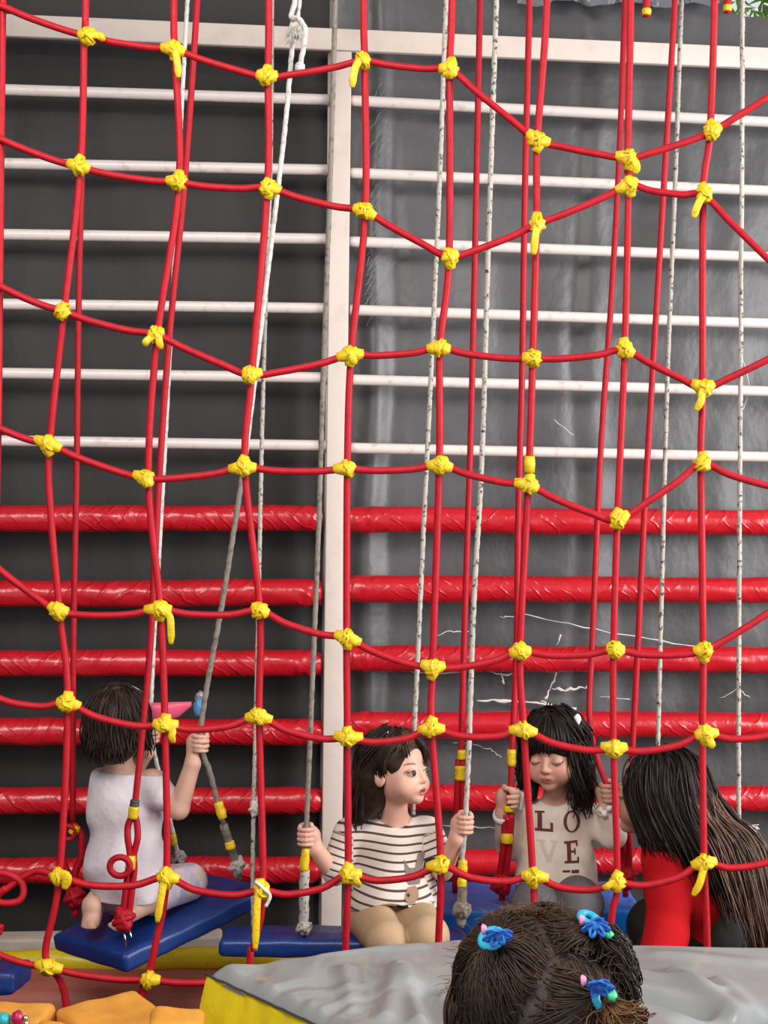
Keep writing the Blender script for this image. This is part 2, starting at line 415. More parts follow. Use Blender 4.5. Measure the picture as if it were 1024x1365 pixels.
# ------------------------------------------------------------------ hair
def locks(mb, guides, n, r, jit=0.006, sides=5, segs=14, wave=0.0, wfreq=40, spread=True, mi=0, rt=0.25, seed=1, trim=0.0):
    """n tapered locks blended between neighbouring guide curves (each a list of world points, same length order)"""
    rg = random.Random(seed)
    G = []
    for g in guides:
        q = cat(g, 10); 
        idx = np.linspace(0, len(q) - 1, segs + 1)
        G.append([q[int(i)].lerp(q[min(int(i) + 1, len(q) - 1)], i - int(i)) for i in idx])
    for k in range(n):
        u = rg.random() * (len(G) - 1); i = min(int(u), len(G) - 2); f = u - i
        off = Vector((rg.gauss(0, 1), rg.gauss(0, 1), rg.gauss(0, 1))) * jit
        off2 = Vector((rg.gauss(0, 1), rg.gauss(0, 1), rg.gauss(0, 1))) * jit * 1.6
        ph = rg.random() * 6.28; st = rg.random() * 0.25; en = 1 - rg.random() * (0.12 + trim)
        pts = []; rs = []
        R = r * (0.6 + 0.8 * rg.random())
        for j in range(segs + 1):
            t = st + (en - st) * j / segs; x = t * segs; a = min(int(x), segs - 1); e = x - a
            p = G[i][a].lerp(G[i][a + 1], e).lerp(G[i + 1][a].lerp(G[i + 1][a + 1], e), f)
            w = wave * t
            p = p + off * (1 - t) + off2 * t + Vector((math.cos(ph + wfreq * t), math.sin(ph + wfreq * t), 0)) * w
            pts.append(p); rs.append(R * (rt + (1 - rt) * math.sin(math.pi * min(1, 0.15 + 0.85 * (1 - j / segs)) * 0.5)) * (0.5 if j == 0 else 1))
        mb.tube(pts, rs, sides, mi)

def scalp(h, az, el, k=1.0):
    a, e = math.radians(az), math.radians(el)
    return Vector(h.w((0.072 * k * math.sin(a) * math.cos(e), -0.012 + 0.089 * k * math.cos(a) * math.cos(e), 0.026 + 0.076 * k * math.sin(e))))

def fall(h, az0, az1, e0, drop, k=1.07, out=0.0, turn=None, n=4):
    """guide: over the scalp from elevation e0 down to the ear line, then hanging 'drop' metres"""
    pts = []
    for i in range(n + 1):
        t = i / n
        pts.append(scalp(h, az0 + (az1 - az0) * t, e0 + (-8 - e0) * t, k))
    p = pts[-1].copy(); o = Vector(p - Vector(h.c)); o.z = 0; o = o.normalized() if o.length else o
    for i in range(1, 4):
        t = i / 3
        q = p + Vector((0, 0, -drop * t)) + o * (out * t * t)
        if turn is not None: q += Vector(turn) * t * t
        pts.append(q)
    return pts

# ================================================================== THE SETTING
mb = MB(); mb.v = [(-3.2, 0.2, 0), (4.5, 0.2, 0), (4.5, 5.6, 0), (-3.2, 5.6, 0)]; mb.f = [(0, 1, 2, 3)]; mb.mi = [0]
# raised platform in front of the net (the foam area the mat and the cubes lie on)
mb.box((0.1, 2.55, 0.2), 3.0, 1.06, 0.4, bev=0.01)
structure(mb.build('floor', M['floor'], smooth=False))

def wallbox(name, m_, x0, x1, z0, z1, th=0.12, off=-0.02):
    b = MB(); A = Matrix(((1, 0, 0), (WALL_M, 1, 0), (0, 0, 1)))
    c = Vector(((x0 + x1) / 2, 0, (z0 + z1) / 2))
    mid = Vector((c.x, WALL_Y + WALL_M * c.x + th / 2 - off, c.z))
    b.box(mid, x1 - x0, th, z1 - z0, A)
    return structure(b.build(name, m_, smooth=False))
TOPZ = 3.36
wallbox('wall_back', M['steel'], -3.2, 4.5, 0, TOPZ - 0.06, off=-0.14)
b = MB(); b.box((0.65, 2.2, 4.55), 7.8, 5.4, 0.06); structure(b.build('ceiling', M['ceil'], smooth=False))  # unseen ceiling, added to block ambient light from above
b = MB(); b.box((-3.2, 2.9, 2.0), 0.1, 5.6, 4.0); structure(b.build('wall_left', M['steel'], smooth=False))  # unseen wall, added to keep ambient light out on the left
b = MB()
for y in (3.15, 3.66, 3.95): b.box((0.2, y, 3.36), 4.4, 0.07, 0.07, bev=0.006)
b.box((-1.98, 3.5, 3.36), 0.07, 1.3, 0.07); b.box((2.38, 3.5, 3.36), 0.07, 1.3, 0.07)
for x in (-1.98, 2.38):
    b.box((x, 4.12, 1.66), 0.07, 0.07, 3.33)
structure(b.build('trim_1', M['steel'], smooth=False))
b = MB(); p0, p1 = W(-120, 1257, 0.32), W(296, 1257, 0.32)
dv = (p1 - p0); dv.z = 0
b.box(((p0.x + p1.x) / 2, (p0.y + p1.y) / 2, 0.115), dv.length, 0.10, 0.23, Matrix.Rotation(math.atan2(dv.y, dv.x), 3, 'Z'), bev=0.012)
structure(b.build('trim_2', M['kerb']))

# ---- tarpaulins over the back wall
FOLDS = ((484, 12, -0.008), (503, 15, 0.020), (528, 12, -0.008), (560, 20, -0.005), (648, 26, 0.005), (778, 10, -0.007), (800, 16, 0.007), (845, 20, -0.006), (910, 24, 0.005), (975, 20, 0.005), (40, 30, 0.006), (300, 40, 0.006), (425, 20, -0.010))
def tarp(name, px0, px1, topf, m_, amp, seed, off=0.0):
    nx, nz = 220, 110
    V = np.zeros(((nx + 1) * (nz + 1), 3)); Fq = []
    for i in range(nx + 1):
        t = i / nx; px = px0 + (px1 - px0) * t
        top = W(px, topf(px), off)
        for j in range(nz + 1):
            z = 0.02 + (top.z - 0.02) * j / nz
            q = Vector((top.x * 1.3, z * 0.8, seed))
            d = amp * (noise.noise(q * 2.1) + 0.5 * noise.noise(q * 5.3 + Vector((3, 1, 7))) + 0.5 * noise.noise(Vector((top.x * 9, z * 0.9 + top.x * 2, seed + 4))))
            for fx, fw, fh in FOLDS: d += fh * math.exp(-((px - fx - 22 * noise.noise(Vector((z * 1.1, fx, 2)))) / fw) ** 2)
            V[i * (nz + 1) + j] = (top.x + WN.x * d, top.y + WN.y * d, z)
    for i in range(nx):
        for j in range(nz):
            a = i * (nz + 1) + j; Fq.append((a, a + nz + 1, a + nz + 2, a + 1))
    # a hem with thickness: duplicate the skin 4 mm behind
    n = len(V); V2 = np.concatenate([V, V - np.array(WN) * 0.004])
    Fq += [tuple(reversed([k + n for k in f])) for f in Fq]
    o = mesh_np(name, V2, Fq, m_, None, True, None, W((px0 + px1) / 2, 1290, off))
    return o
t1 = tarp('tarpaulin', -420, 452, lambda x: -14, M['tarp_dark'], 0.007, 1.0)
tag(t1, 'dark charcoal tarpaulin hanging behind the bars left of the white post', 'tarpaulin')
t2 = tarp('tarpaulin', 440, 1500, lambda x: -14 + (x - 440) * 0.036 if x < 960 else 5 + min(17, (x - 960) * 0.8) + max(0, x - 985) * 0.04, M['tarp_grey'], 0.012, 5.0, 0.012)
tag(t2, 'lighter grey scuffed tarpaulin behind the bars right of the white post', 'tarpaulin')
def crease(pts, w, m_='crease', name='worn_crease', off=0.05):
    b_ = MB(); q = []
    for i in range(len(pts) - 1):
        for k in range(5):
            t = k / 5
            q.append((pts[i][0] + (pts[i + 1][0] - pts[i][0]) * t + random.uniform(-1.5, 1.5), pts[i][1] + (pts[i + 1][1] - pts[i][1]) * t + random.uniform(-1.5, 1.5)))
    q.append(pts[-1])
    b_.tube([W(x, y, off) for x, y in q], [w * random.uniform(0.3, 1.2) for _ in q], 5, flat=0.5)
    return b_.build(name, M[m_], t2)
for pts, w in (
    ([(690, 818), (760, 832), (850, 850), (930, 862)], 0.0030), ([(520, 893), (580, 898), (640, 893)], 0.0042), ([(640, 893), (668, 900), (690, 897)], 0.0055),
    ([(636, 934), (672, 934), (715, 938), (768, 946)], 0.0072), ([(742, 895), (735, 915), (726, 932)], 0.0055), ([(736, 917), (752, 920), (772, 917), (790, 915)], 0.0062),
    ([(665, 822), (690, 823)], 0.0025), ([(580, 848), (600, 842), (625, 842)], 0.0022), ([(748, 845), (742, 860)], 0.003), ([(690, 905), (693, 935)], 0.003),
    ([(600, 990), (630, 992), (655, 998), (668, 1010)], 0.0018), ([(668, 897), (672, 912)], 0.006), ([(800, 930), (840, 932)], 0.0018), ([(960, 930), (985, 918), (1000, 930)], 0.0018),
    ([(720, 935), (768, 952)], 0.008), ([(590, 1100), (620, 1101), (660, 1104)], 0.002), ([(990, 470), (1000, 520), (985, 560)], 0.0018), ([(740, 560), (765, 580)], 0.0018),
):
    crease(pts, w)
# pale diagonal streaks, painted-in sheen of the fold just right of the post
for y in range(120, 420, 13):
    x = 508 - (y - 120) * 0.035 + random.uniform(-6, 6)
    crease([(x - 8, y + 14), (x, y), (x + 7, y - 13)], 0.0020, 'fold_sheen', 'sheen_streak', 0.052)
# ---- silver roof flap above the wall, top right
b = MB(); nx = 26
for i in range(nx + 1):
    px = 690 + (1010 - 690) * i / nx
    lo_ = 4 + 4 * math.sin(i * 0.9) + 5 * noise.noise(Vector((i * 0.6, 2, 0))) + max(0, (px - 800) * 0.03)
    if px > 945: lo_ -= (px - 945) * 0.5
    for j in range(6):
        p = W(px, lo_ - 14 * j, 0.10 + 0.03 * math.sin(i * 1.7 + j))
        b.v.append(tuple(p))
for i in range(nx):
    for j in range(5):
        a = i * 6 + j; b.f.append((a, a + 6, a + 7, a + 1)); b.mi.append(0)
n0 = len(b.v); b.v += [tuple(Vector(q) - WN * 0.006) for q in b.v]; b.f += [tuple(reversed([k + n0 for k in f])) for f in list(b.f)]; b.mi += [0] * len(b.mi)
tag(b.build('roof_flap', M['silver'], origin=W(850, -30, 0.1)), 'silver crumpled roof sheet hanging over the top of the wall', 'roof sheet')
# ---- a tree seen through the gap
tr = empty('tree', P(1030, 1150, 9.5)); tr.location.z = 0.0
tag(tr, 'sunlit green tree outside the gap above the wall, top right corner', 'tree')
b = MB(); b.tube([tr.location, tr.location + Vector((0.05, 0, 2.5)), tr.location + Vector((0, 0.1, 5.0))], [0.16, 0.12, 0.06], 8); b.build('trunk', M['bark'], tr)
b = MB(); cc = P(1010, -60, 9.5)
for _ in range(2600):
    d = Vector((random.gauss(0, 0.75), random.gauss(0, 0.5), random.gauss(0, 0.6))); p = cc + d
    a = Vector((random.gauss(0, 1), random.gauss(0, 1), random.gauss(0, 1))).normalized(); c2 = a.orthogonal().normalized(); L = random.uniform(0.05, 0.10)
    mid = a.cross(c2) * 0.012
    b.add([p - a * L, p + c2 * L * 0.42 + mid, p + a * L, p - c2 * L * 0.42 + mid], [(0, 1, 2), (0, 2, 3)])
b.build('foliage', M['leaf'], tr, smooth=False)

# ================================================================== WALL BARS
wb = empty('wall_bars', W(442, 1290, 0.12)); wb.location.z = 0
tag(wb, 'wall-wide climbing frame with white post, white tube rungs and red padded rungs', 'wall bars')
def beam(name, a, bpt, sec, depth, m_, bev=0.004):
    a, bpt = Vector(a), Vector(bpt); d = (bpt - a); L = d.length; z = d.normalized()
    y = WN - z * WN.dot(z); y.normalize(); x = y.cross(z)
    A = Matrix(((x.x, y.x, z.x), (x.y, y.y, z.y), (x.z, y.z, z.z)))
    b_ = MB(); b_.box((a + bpt) / 2, sec, depth, L, A, bev); return b_.build(name, m_, wb)
beam('top_beam', W(-60, 31.5, 0.155), W(1110, 82.5, 0.155), 0.073, 0.025, M['white'])
pt = W(455, 69.5, 0.155); pb = W(441, 1240, 0.155); dirp = (pb - pt); k = pt.z / -dirp.z
post_foot = pt + dirp * k
beam('post', pt, post_foot, 0.069, 0.025, M['white'])
st = W(439.5, 72, 0.10); sb = W(431, 1240, 0.10); d2 = sb - st
beam('side_upright', st, st + d2 * (st.z / -d2.z), 0.012, 0.03, M['rung'])
def rung(x0, y0, x1, y1, r, m_, nm, seed, padded=False, off=0.125):
    a, c = W(x0, y0, off), W(x1, y1, off); b_ = MB()
    L = (c - a).length; n = int(L / 0.02); pts = [a.lerp(c, i / n) for i in range(n + 1)]
    if not padded:
        b_.tube(pts, r, 12); return b_.build(nm, m_, wb)
    n = int(L / 0.009); pts = [a.lerp(c, i / n) for i in range(n + 1)]
    v0 = len(b_.v); b_.tube(pts, r, 24)
    ax = (c - a).normalized()
    for i in range(v0, len(b_.v)):
        q = Vector(b_.v[i]); s_ = (q - a).dot(ax); ce = a + ax * s_; rad = q - ce
        edge = min(s_, L - s_)
        tw = noise.noise(Vector((s_ * 11 + rad.z * 30, rad.y * 6, seed))) * 0.07 + noise.noise(Vector((s_ * 2, rad.z * 7, seed + 9))) * 0.10
        cr_ = noise.noise(Vector((s_ * 26 - rad.z * 70, 3, seed + 4))); tw += 0.10 * max(0, cr_ - 0.25) * max(0, noise.noise(Vector((s_ * 1.6, 0, seed + 30))) + 0.25)
        if 0 <= edge < 0.09: tw += 0.14 * noise.noise(Vector((s_ * 40, rad.z * 40, seed + 5))) - 0.25 * max(0, 0.03 - edge) / 0.03
        b_.v[i] = tuple(ce + rad * (1 + tw) + Vector((0, 0, 0.004 * noise.noise(Vector((s_ * 2.5, seed, 3))))))
    return b_.build(nm, m_, wb)
Lw = [(119, 133), (218, 226.5), (313, 318.5), (406, 411), (498, 503.5), (588, 594)]
Rw = [(134, 163), (230.5, 254), (322, 342), (413, 430), (506, 520), (597, 607)]
for i, (y0, y1) in enumerate(Lw): rung(-60, y0 - 1.6, 439, y1, 0.0185, M['rung'], 'rung', i)
for i, (y0, y1) in enumerate(Rw): rung(466, y0, 1110, y1 + 4, 0.0185, M['rung'], 'rung', i)
Lr = [(691, 691), (793, 790), (884, 884), (975, 976), (1067, 1067), (1161, 1159)]
Rr = [(692, 697), (785, 787), (877, 879), (967, 966), (1063, 1064), (1150, 1147)]
for i, (y0, y1) in enumerate(Lr): rung(-60, y0, 429, y1, 0.045, M['red_vinyl'], 'padded_rung', i + 1, True)
for i, (y0, y1) in enumerate(Rr): rung(461, y0, 1110, y1, 0.045, M['red_vinyl'], 'padded_rung', i + 20, True)

# ================================================================== CLIMBING NET
NY = 3.15
net = empty('climbing_net', Vector((0, NY, 0)))
tag(net, 'red rope climbing net with yellow taped knots hanging across the whole view', 'climbing net')
rows = [
    [(-45, -8), (4, 9), (118, 49), (232, 66), (355, 103), (484, 81), (600, 93), (716, 187), (838, 211), (948, 176), (1050, 112)],
    [(-20, 175), (106, 223), (238, 243), (357, 250), (485, 281), (599, 343), (716, 299), (839, 247), (938, 260), (1050, 370)],
    [(-20, 370), (84, 415), (208, 446), (333, 500), (467, 473), (586, 464), (711, 478), (832, 466), (938, 518), (1050, 465)],
    [(-20, 560), (65, 592), (195, 638), (325, 623), (463, 625), (587, 620), (705, 647), (823, 694), (936, 618), (1050, 652)],
    [(-20, 742), (78, 815), (213, 812), (346, 814), (462, 850), (577, 890), (694, 868), (819, 866), (939, 867), (1050, 798)],
    [(-20, 922), (89, 937), (219, 967), (344, 955), (464, 984), (575, 971), (698, 973), (819, 998), (940, 978), (1050, 970)],
    [(78, 1168), (221, 1169), (349, 1187), (464, 1166), (588, 1153), (711, 1168), (823, 1177), (938, 1150), (1050, 1135)],
    [(-20, 1262), (64, 1289), (198, 1306), (330, 1304), (460, 1305), (585, 1300), (715, 1302), (825, 1304), (945, 1300), (1050, 1298)],
]
def ny(i, j): return NY + 0.02 * noise.noise(Vector((i * 1.3, j * 1.7, 4)))
def netp(x, y): return P(x, y, NY + 0.015 * noise.noise(Vector((x * 0.006, y * 0.006, 4))))
def rope_part(pts, r, m_, nm, parent, n=10, strands=0, pitch=0.03, sides=8):
    b_ = MB(); b_.tube(cat(pts, n), r, sides, strands=strands, pitch=pitch); return b_.build(nm, m_, parent)
RR = 0.0080
sags = [3, 4, 4, 4, 6, 9, 11, 4]
for ri, row in enumerate(rows):
    pts = []
    for i, (x, y) in enumerate(row):
        pts.append(netp(x, y))
        if i + 1 < len(row):
            x2, y2 = row[i + 1]; s_ = sags[ri] * (1 if abs(y2 - y) < 50 else 0.5)
            for t in (0.3, 0.7): pts.append(netp(x + (x2 - x) * t, y + (y2 - y) * t + s_) + Vector((0, -0.004, 0)))
    if ri == 6:   # slack end of this row is looped up at the left
        pre = [netp(*q) for q in [(-40, 1188), (-5, 1165), (22, 1172), (31, 1186), (26, 1200), (6, 1203), (-6, 1197), (10, 1184), (45, 1163)]]
        for q, dy in zip(pre, [0, 0.004, 0.004, 0.006, 0.012, 0.016, 0.012, 0.004, 0]): q.y -= dy - 0.01
        pts = pre + pts
        rope_part([netp(-40, 1212), netp(-8, 1194), netp(8, 1184)], RR, M['rope_red'], 'loose_end', net)
    rope_part(pts, RR, M['rope_red'], 'horizontal_rope', net, 5)
def g(z=0.0):  # foot of a net rope, down at the platform edge
    return z
cols = [
    [(2, -120), (2, 9), (0, 178), (-2, 380), (-4, 565), (-8, 750), (-10, 930), (-16, 1180), (-20, 1265), (-20, 1560)],
    [(114, -120), (113, 0), (111, 49), (106, 223), (84, 415), (65, 592), (66, 680), (78, 815), (89, 937), (78, 1168), (60, 1262), (64, 1289), (88, 1352), (92, 1560)],
    [(231, -120), (231, 0), (232, 66), (238, 243), (209, 446), (197, 638), (213, 812), (219, 967), (221, 1169), (206, 1262), (196, 1306), (189, 1340), (186, 1560)],
    [(358, -120), (358, 0), (357, 103), (356, 250), (335, 500), (326, 623), (346, 814), (345, 955), (350, 1187), (338, 1262), (332, 1304), (330, 1560)],
    [(486, -120), (485, 0), (486, 81), (487, 281), (468, 473), (463, 625), (462, 850), (463, 984), (464, 1166), (460, 1305), (459, 1560)],
    [(606, -120), (603, 0), (600, 93), (599, 343), (587, 464), (586, 620), (577, 890), (576, 971), (588, 1153), (584, 1300), (584, 1560)],
    [(738, -120), (730, 0), (717, 187), (716, 299), (711, 478), (705, 647), (694, 868), (699, 973), (711, 1168), (716, 1302), (716, 1560)],
    [(843, -120), (842, 0), (838, 211), (839, 247), (834, 466), (824, 694), (819, 866), (819, 998), (824, 1177), (815, 1260), (814, 1560)],
    [(957, -120), (954, 0), (948, 176), (939, 260), (938, 518), (936, 618), (939, 867), (938, 978), (940, 1150), (945, 1300), (945, 1560)],
]
for c_ in cols:
    pts = [netp(x, y) + Vector((0, 0.010, 0)) for x, y in c_]
    pts[0].z = 3.33
    pts[-1].z = 0.0
    rope_part(pts, RR, M['rope_red'], 'vertical_rope', net, 6)
TAILS = {(0, 2): [(16, 2, 20, 9)], (0, 3): [(4, 10, 7, 40)], (0, 5): [(-8, 8, -14, 38)], (0, 8): [(6, 6, 8, 22)], (1, 6): [(-2, 8, -5, 42)], (1, 8): [(-6, 8, -15, 32)],
         (2, 2): [(-6, 6, -14, 16), (5, 6, 8, 20)], (2, 4): [(3, 4, 4, 14)], (2, 8): [(-4, 6, -12, 30)], (4, 2): [(14, 8, 16, 46)], (5, 2): [(12, 4, 13, 22)],
         (5, 8): [(3, 6, 7, 18)], (6, 0): [(10, -4, 9, 15)], (6, 1): [(-2, 10, -10, 58)], (6, 2): [(-4, 4, -8, 78)], (6, 3): [(8, 0, 16, 14)], (6, 7): [(-3, 8, -16, 42)], (6, 6): [(-8, -2, -20, 6)]}
for ri, row in enumerate(rows):
    for ci, (x, y) in enumerate(row):
        if x < 0 or x > 1030 or (ri == 7 and x > 250) or (ri == 0 and ci == 1): continue
        c0 = netp(x, y) + Vector((0, -0.002, 0)); b_ = MB(); sd = ri * 17 + ci
        rg = random.Random(sd)
        b_.ball(c0, 0.0185, sd, 0.42, 3, sq=(1.0, 0.9, 0.88 + 0.25 * rg.random()), freq=2.3)
        if ci + 1 < len(row) and rg.random() < 0.7:
            d = (netp(*row[ci + 1]) - c0).normalized()
            b_.tube([c0, c0 + d * 0.014, c0 + d * rg.uniform(0.022, 0.034)], [0.0165, 0.0140, 0.0095], 9)
        if ci > 0 and rg.random() < 0.7:
            d = (netp(*row[ci - 1]) - c0).normalized()
            b_.tube([c0, c0 + d * 0.014, c0 + d * rg.uniform(0.022, 0.034)], [0.0165, 0.0140, 0.0095], 9)
        if rg.random() < 0.6:
            u = rg.choice((-1, 1)); b_.tube([c0, c0 + Vector((rg.uniform(-.004, .004), 0.002, u * 0.014)), c0 + Vector((rg.uniform(-.006, .006), 0.003, u * 0.026))], [0.015, 0.013, 0.0100], 8)
        # a couple of wraps standing proud of the lump
        for _ in range(2):
            a = rg.uniform(-0.9, 0.9); t_ = Vector((math.cos(a), 0, math.sin(a))); s2 = Vector((0, 1, 0)); o2 = t_.cross(s2)
            ring = [c0 + (s2 * math.cos(q) + o2 * math.sin(q)) * 0.0185 + t_ * rg.uniform(-0.006, 0.006) for q in np.linspace(0, 2 * math.pi, 15)]
            b_.tube(ring, 0.0035, 6, cap=False)
        for (dx0, dy0, dx1, dy1) in TAILS.get((ri, ci), []):
            p0 = netp(x + dx0, y + dy0) + Vector((0, -0.018, 0)); p1 = netp(x + dx1, y + dy1) + Vector((0, -0.014, 0))
            if ri == 6 and ci == 0:
                mid = netp(x + 14, y - 2) + Vector((0, -0.020, 0)); pts = cat([c0 + Vector((0, -0.014, 0.006)), mid, p1], 6)
            else:
                mid = (p0 + p1) / 2 + Vector((rg.uniform(-.004, .004), -0.004, 0)); pts = cat([c0 + Vector((0, -0.014, 0)), p0, mid, p1], 6)
            L = len(pts); wd = 0.0085 if not (ri == 6 and ci in (0,)) else 0.011
            b_.tube(pts, [wd * (1 if i < L - 3 else 0.55 + 0.15 * (L - 1 - i)) for i in range(L)], 8, flat=0.28)
        b_.build('tape_wrap', M['tape'], net)
# a stray wrap above one knot
b_ = MB(); c0 = netp(706, 618); b_.tube([c0 + Vector((0, 0, -0.02)), c0, c0 + Vector((0, 0, 0.016))], [0.0115, 0.013, 0.011], 9); b_.build('tape_wrap', M['tape'], net)
for (x, y, s) in ((349, 1178, 1), ):
    b_ = MB(); b_.tube(cat([netp(x - 8, y - 6) + Vector((0, -.016, 0)), netp(x + 4, y + 4) + Vector((0, -.02, 0)), netp(x + 12, y + 14) + Vector((0, -.016, 0)), netp(x + 6, y + 28) + Vector((0, -.016, 0))], 5), 0.004, 6)
    b_.build('white_tie', M['rope_white'], net)

# ================================================================== SWINGS
def seat(parent, c4, th, m_, name='seat', bev=0.018):
    """padded board: four top corners (world), thickness"""
    c4 = [Vector(q) for q in c4]; ctr = sum(c4, Vector()) / 4
    ex = ((c4[1] - c4[0]) + (c4[2] - c4[3])).normalized(); ey = ((c4[3] - c4[0]) + (c4[2] - c4[1])).normalized()
    n = ex.cross(ey).normalized()
    if n.z < 0: n = -n
    ey = n.cross(ex); hx = ((c4[1] - c4[0]).length + (c4[2] - c4[3]).length) / 4; hy = ((c4[3] - c4[0]).length + (c4[2] - c4[1]).length) / 4
    ctr = ctr - n * th / 2; m_r = hx + hy; S = SDF(ctr - Vector((m_r, m_r, hx * abs(ex.z) + hy * abs(ey.z) + th)), ctr + Vector((m_r, m_r, hx * abs(ex.z) + hy * abs(ey.z) + th)), 0.0055)
    X, Y, Z = S.ax[0][:, None, None] - ctr.x, S.ax[1][None, :, None] - ctr.y, S.ax[2][None, None, :] - ctr.z
    q = [X * e.x + Y * e.y + Z * e.z for e in (ex, ey, n)]; r_ = 0.013
    puff = 0.005 * (1 - np.clip((q[0] / hx) ** 2, 0, 1)) * (1 - np.clip((q[1] / hy) ** 2, 0, 1)) + 0.0014 * np.sin(q[0] * 38 + q[1] * 22) * np.sin(q[1] * 41 - q[0] * 15)
    a = [np.abs(q[0]) - hx + r_, np.abs(q[1]) - hy + r_, np.abs(q[2]) - th / 2 - puff + r_]
    S.d = (np.sqrt(np.maximum(a[0], 0) ** 2 + np.maximum(a[1], 0) ** 2 + np.maximum(a[2], 0) ** 2) + np.minimum(np.maximum(np.maximum(a[0], a[1]), a[2]), 0) - r_).astype(np.float32)
    V, Fq = S.mesh(); return mesh_np(name, V, Fq, m_, parent)
def wrap(parent, p, d, r=0.0115, L=0.02, m_='tape', name='tape_wrap'):
    d = Vector(d).normalized(); b_ = MB()
    n = 7; pts = [Vector(p) + d * (L * (i / (n - 1) - 0.5)) for i in range(n)]
    b_.tube(pts, [r * (1 + 0.16 * noise.noise(Vector(q) * 160)) * (0.9 if i in (0, n - 1) else 1) for i, q in enumerate(pts)], 10)
    return b_.build(name, M[m_], parent)
def knot(parent, p, r, m_, name='knot', sq=(1, 1, 1.15), seed=1):
    b_ = MB(); b_.ball(p, r, seed, 0.45, 3, sq=sq, freq=2.0)
    for a in (0.4, 2.0):
        o = Vector((math.cos(a), 0.2, math.sin(a))).normalized(); u = o.orthogonal().normalized(); w_ = o.cross(u)
        b_.tube([Vector(p) + (u * math.cos(q) + w_ * math.sin(q)) * r * 0.95 for q in np.linspace(0, 6.28, 14)], r * 0.34, 7, cap=False)
    return b_.build(name, M[m_], parent)
def pathp(L):  # [(px,py,Y), ...] -> points ; the first is lifted to the beam
    pts = [P(*q) for q in L]
    if L[0][1] < 0:
        d = (pts[0] - pts[1]); pts[0] = pts[0] + d * ((3.33 - pts[0].z) / d.z)
    return pts

# --- swing of the kneeling child (left)
s1c = [P(62, 1247, 3.85), P(159, 1268, 3.62), P(366, 1186, 3.95), P(268, 1157, 4.18)]
sw1 = empty('swing', (s1c[0] + s1c[2]) / 2)
tag(sw1, 'tilted blue platform swing under the child in white, hung on red and grey ropes', 'swing', 'swings hanging between net and wall')
seat(sw1, s1c, 0.05, M['blue_vinyl'])
r_ = rope_part(pathp([(266, -60, 3.72), (263, 0, 3.72), (246, 243, 3.70), (226, 446, 3.69), (212, 640, 3.68), (201, 850, 3.67), (189, 985, 3.66), (179, 1080, 3.65), (178, 1086, 3.65)]), 0.0085, M['rope_red'], 'rope', sw1)
b_ = MB()
for sgn in (-1, 1):
    b_.tube(cat([P(179, 1082, 3.645), P(177 + sgn * 6, 1100, 3.645), P(177 + sgn * 6.5, 1118, 3.64), P(176 + sgn * 2.5, 1140, 3.64), P(175 + sgn * 4, 1160, 3.64), P(171 + sgn * 4, 1195, 3.635), P(167 + sgn * 4, 1228, 3.635)], 5), 0.0088, 9)
b_.build('doubled_rope_end', M['rope_red'], sw1)
b_ = MB(); b_.tube([P(160 + 13.5 * math.cos(a) , 1155 + 12.5 * math.sin(a), 3.615) for a in np.linspace(0, 6.28, 22)], 0.0085, 9, cap=False); b_.build('rope_loop', M['rope_red'], sw1)
wrap(r_, P(178, 1083, 3.64), (0.1, 0, 1), 0.0135, 0.032); wrap(r_, P(174, 1150, 3.63), (0, 0, 1), 0.0135, 0.034); 
wrap(r_, P(179.5, 1071, 3.64), (0.1, 0, 1), 0.012, 0.018, 'steel', 'black_tape')
knot(sw1, P(165, 1226, 3.63), 0.026, 'rope_red', seed=3)
b_ = MB(); b_.tube([P(165, 1238, 3.63), P(168, 1262, 3.62)], 0.003, 6); b_.tube([P(172, 1236, 3.63), P(175, 1250, 3.61)], 0.003, 6); b_.build('metal_ring', M['chrome'], sw1)
r_ = rope_part(pathp([(116, -60, 3.92), (114, 0, 3.92), (109, 240, 3.92), (105, 400, 3.92), (102, 640, 3.92), (98, 850, 3.92), (97, 1100, 3.92)]), 0.0085, M['rope_red'], 'rope', sw1)
b_ = MB()
b_.tube(cat([P(96, 1098, 3.92), P(107, 1112, 3.91), P(109, 1140, 3.91), P(100, 1165, 3.91), P(103, 1185, 3.91), P(100, 1222, 3.90)], 6), 0.0105, 9)
b_.tube(cat([P(98, 1100, 3.90), P(84, 1112, 3.90), P(82, 1140, 3.90), P(90, 1162, 3.90), P(98, 1180, 3.90)], 6), 0.0095, 9)
b_.build('doubled_rope_end', M['rope_red'], sw1)
b_ = MB(); b_.tube([P(91 + 9 * math.cos(a), 1110 + 9 * math.sin(a), 3.885) for a in np.linspace(0, 6.28, 18)], 0.007, 8, cap=False); b_.build('rope_loop', M['rope_red'], sw1)
wrap(r_, P(99, 1106, 3.895), (0.3, 0, 1), 0.015, 0.022); knot(sw1, P(99, 1196, 3.90), 0.026, 'rope_red', seed=4)
HB1 = P(267, 988, 3.76)     # where the right hand holds
b_ = rope_part(pathp([(254, -60, 3.98), (250, 0, 3.98), (243, 130, 3.98), (233, 330, 3.98), (222, 560, 3.98), (212, 740, 3.98), (204, 880, 3.98), (202, 975, 3.98), (214, 1040, 4.0), (233, 1120, 4.02), (240, 1160, 4.03)]), 0.0060, M['rope_white'], 'rope', sw1, 22, 3, 0.03, 10)
wrap(b_, P(231, 1119, 4.01), (0.2, 0, -1), 0.0105, 0.03); knot(sw1, P(238, 1145, 4.02), 0.020, 'rope_grey', seed=5, sq=(1.0, 1, 1.2))
rope_part(pathp([(405, -60, 3.80), (398, 10, 3.80), (390, 60, 3.80), (379, 180, 3.80), (355, 380, 3.79), (326, 620, 3.78)]), 0.0066, M['rope_white'], 'rope', sw1, 22, 3, 0.034, 10)
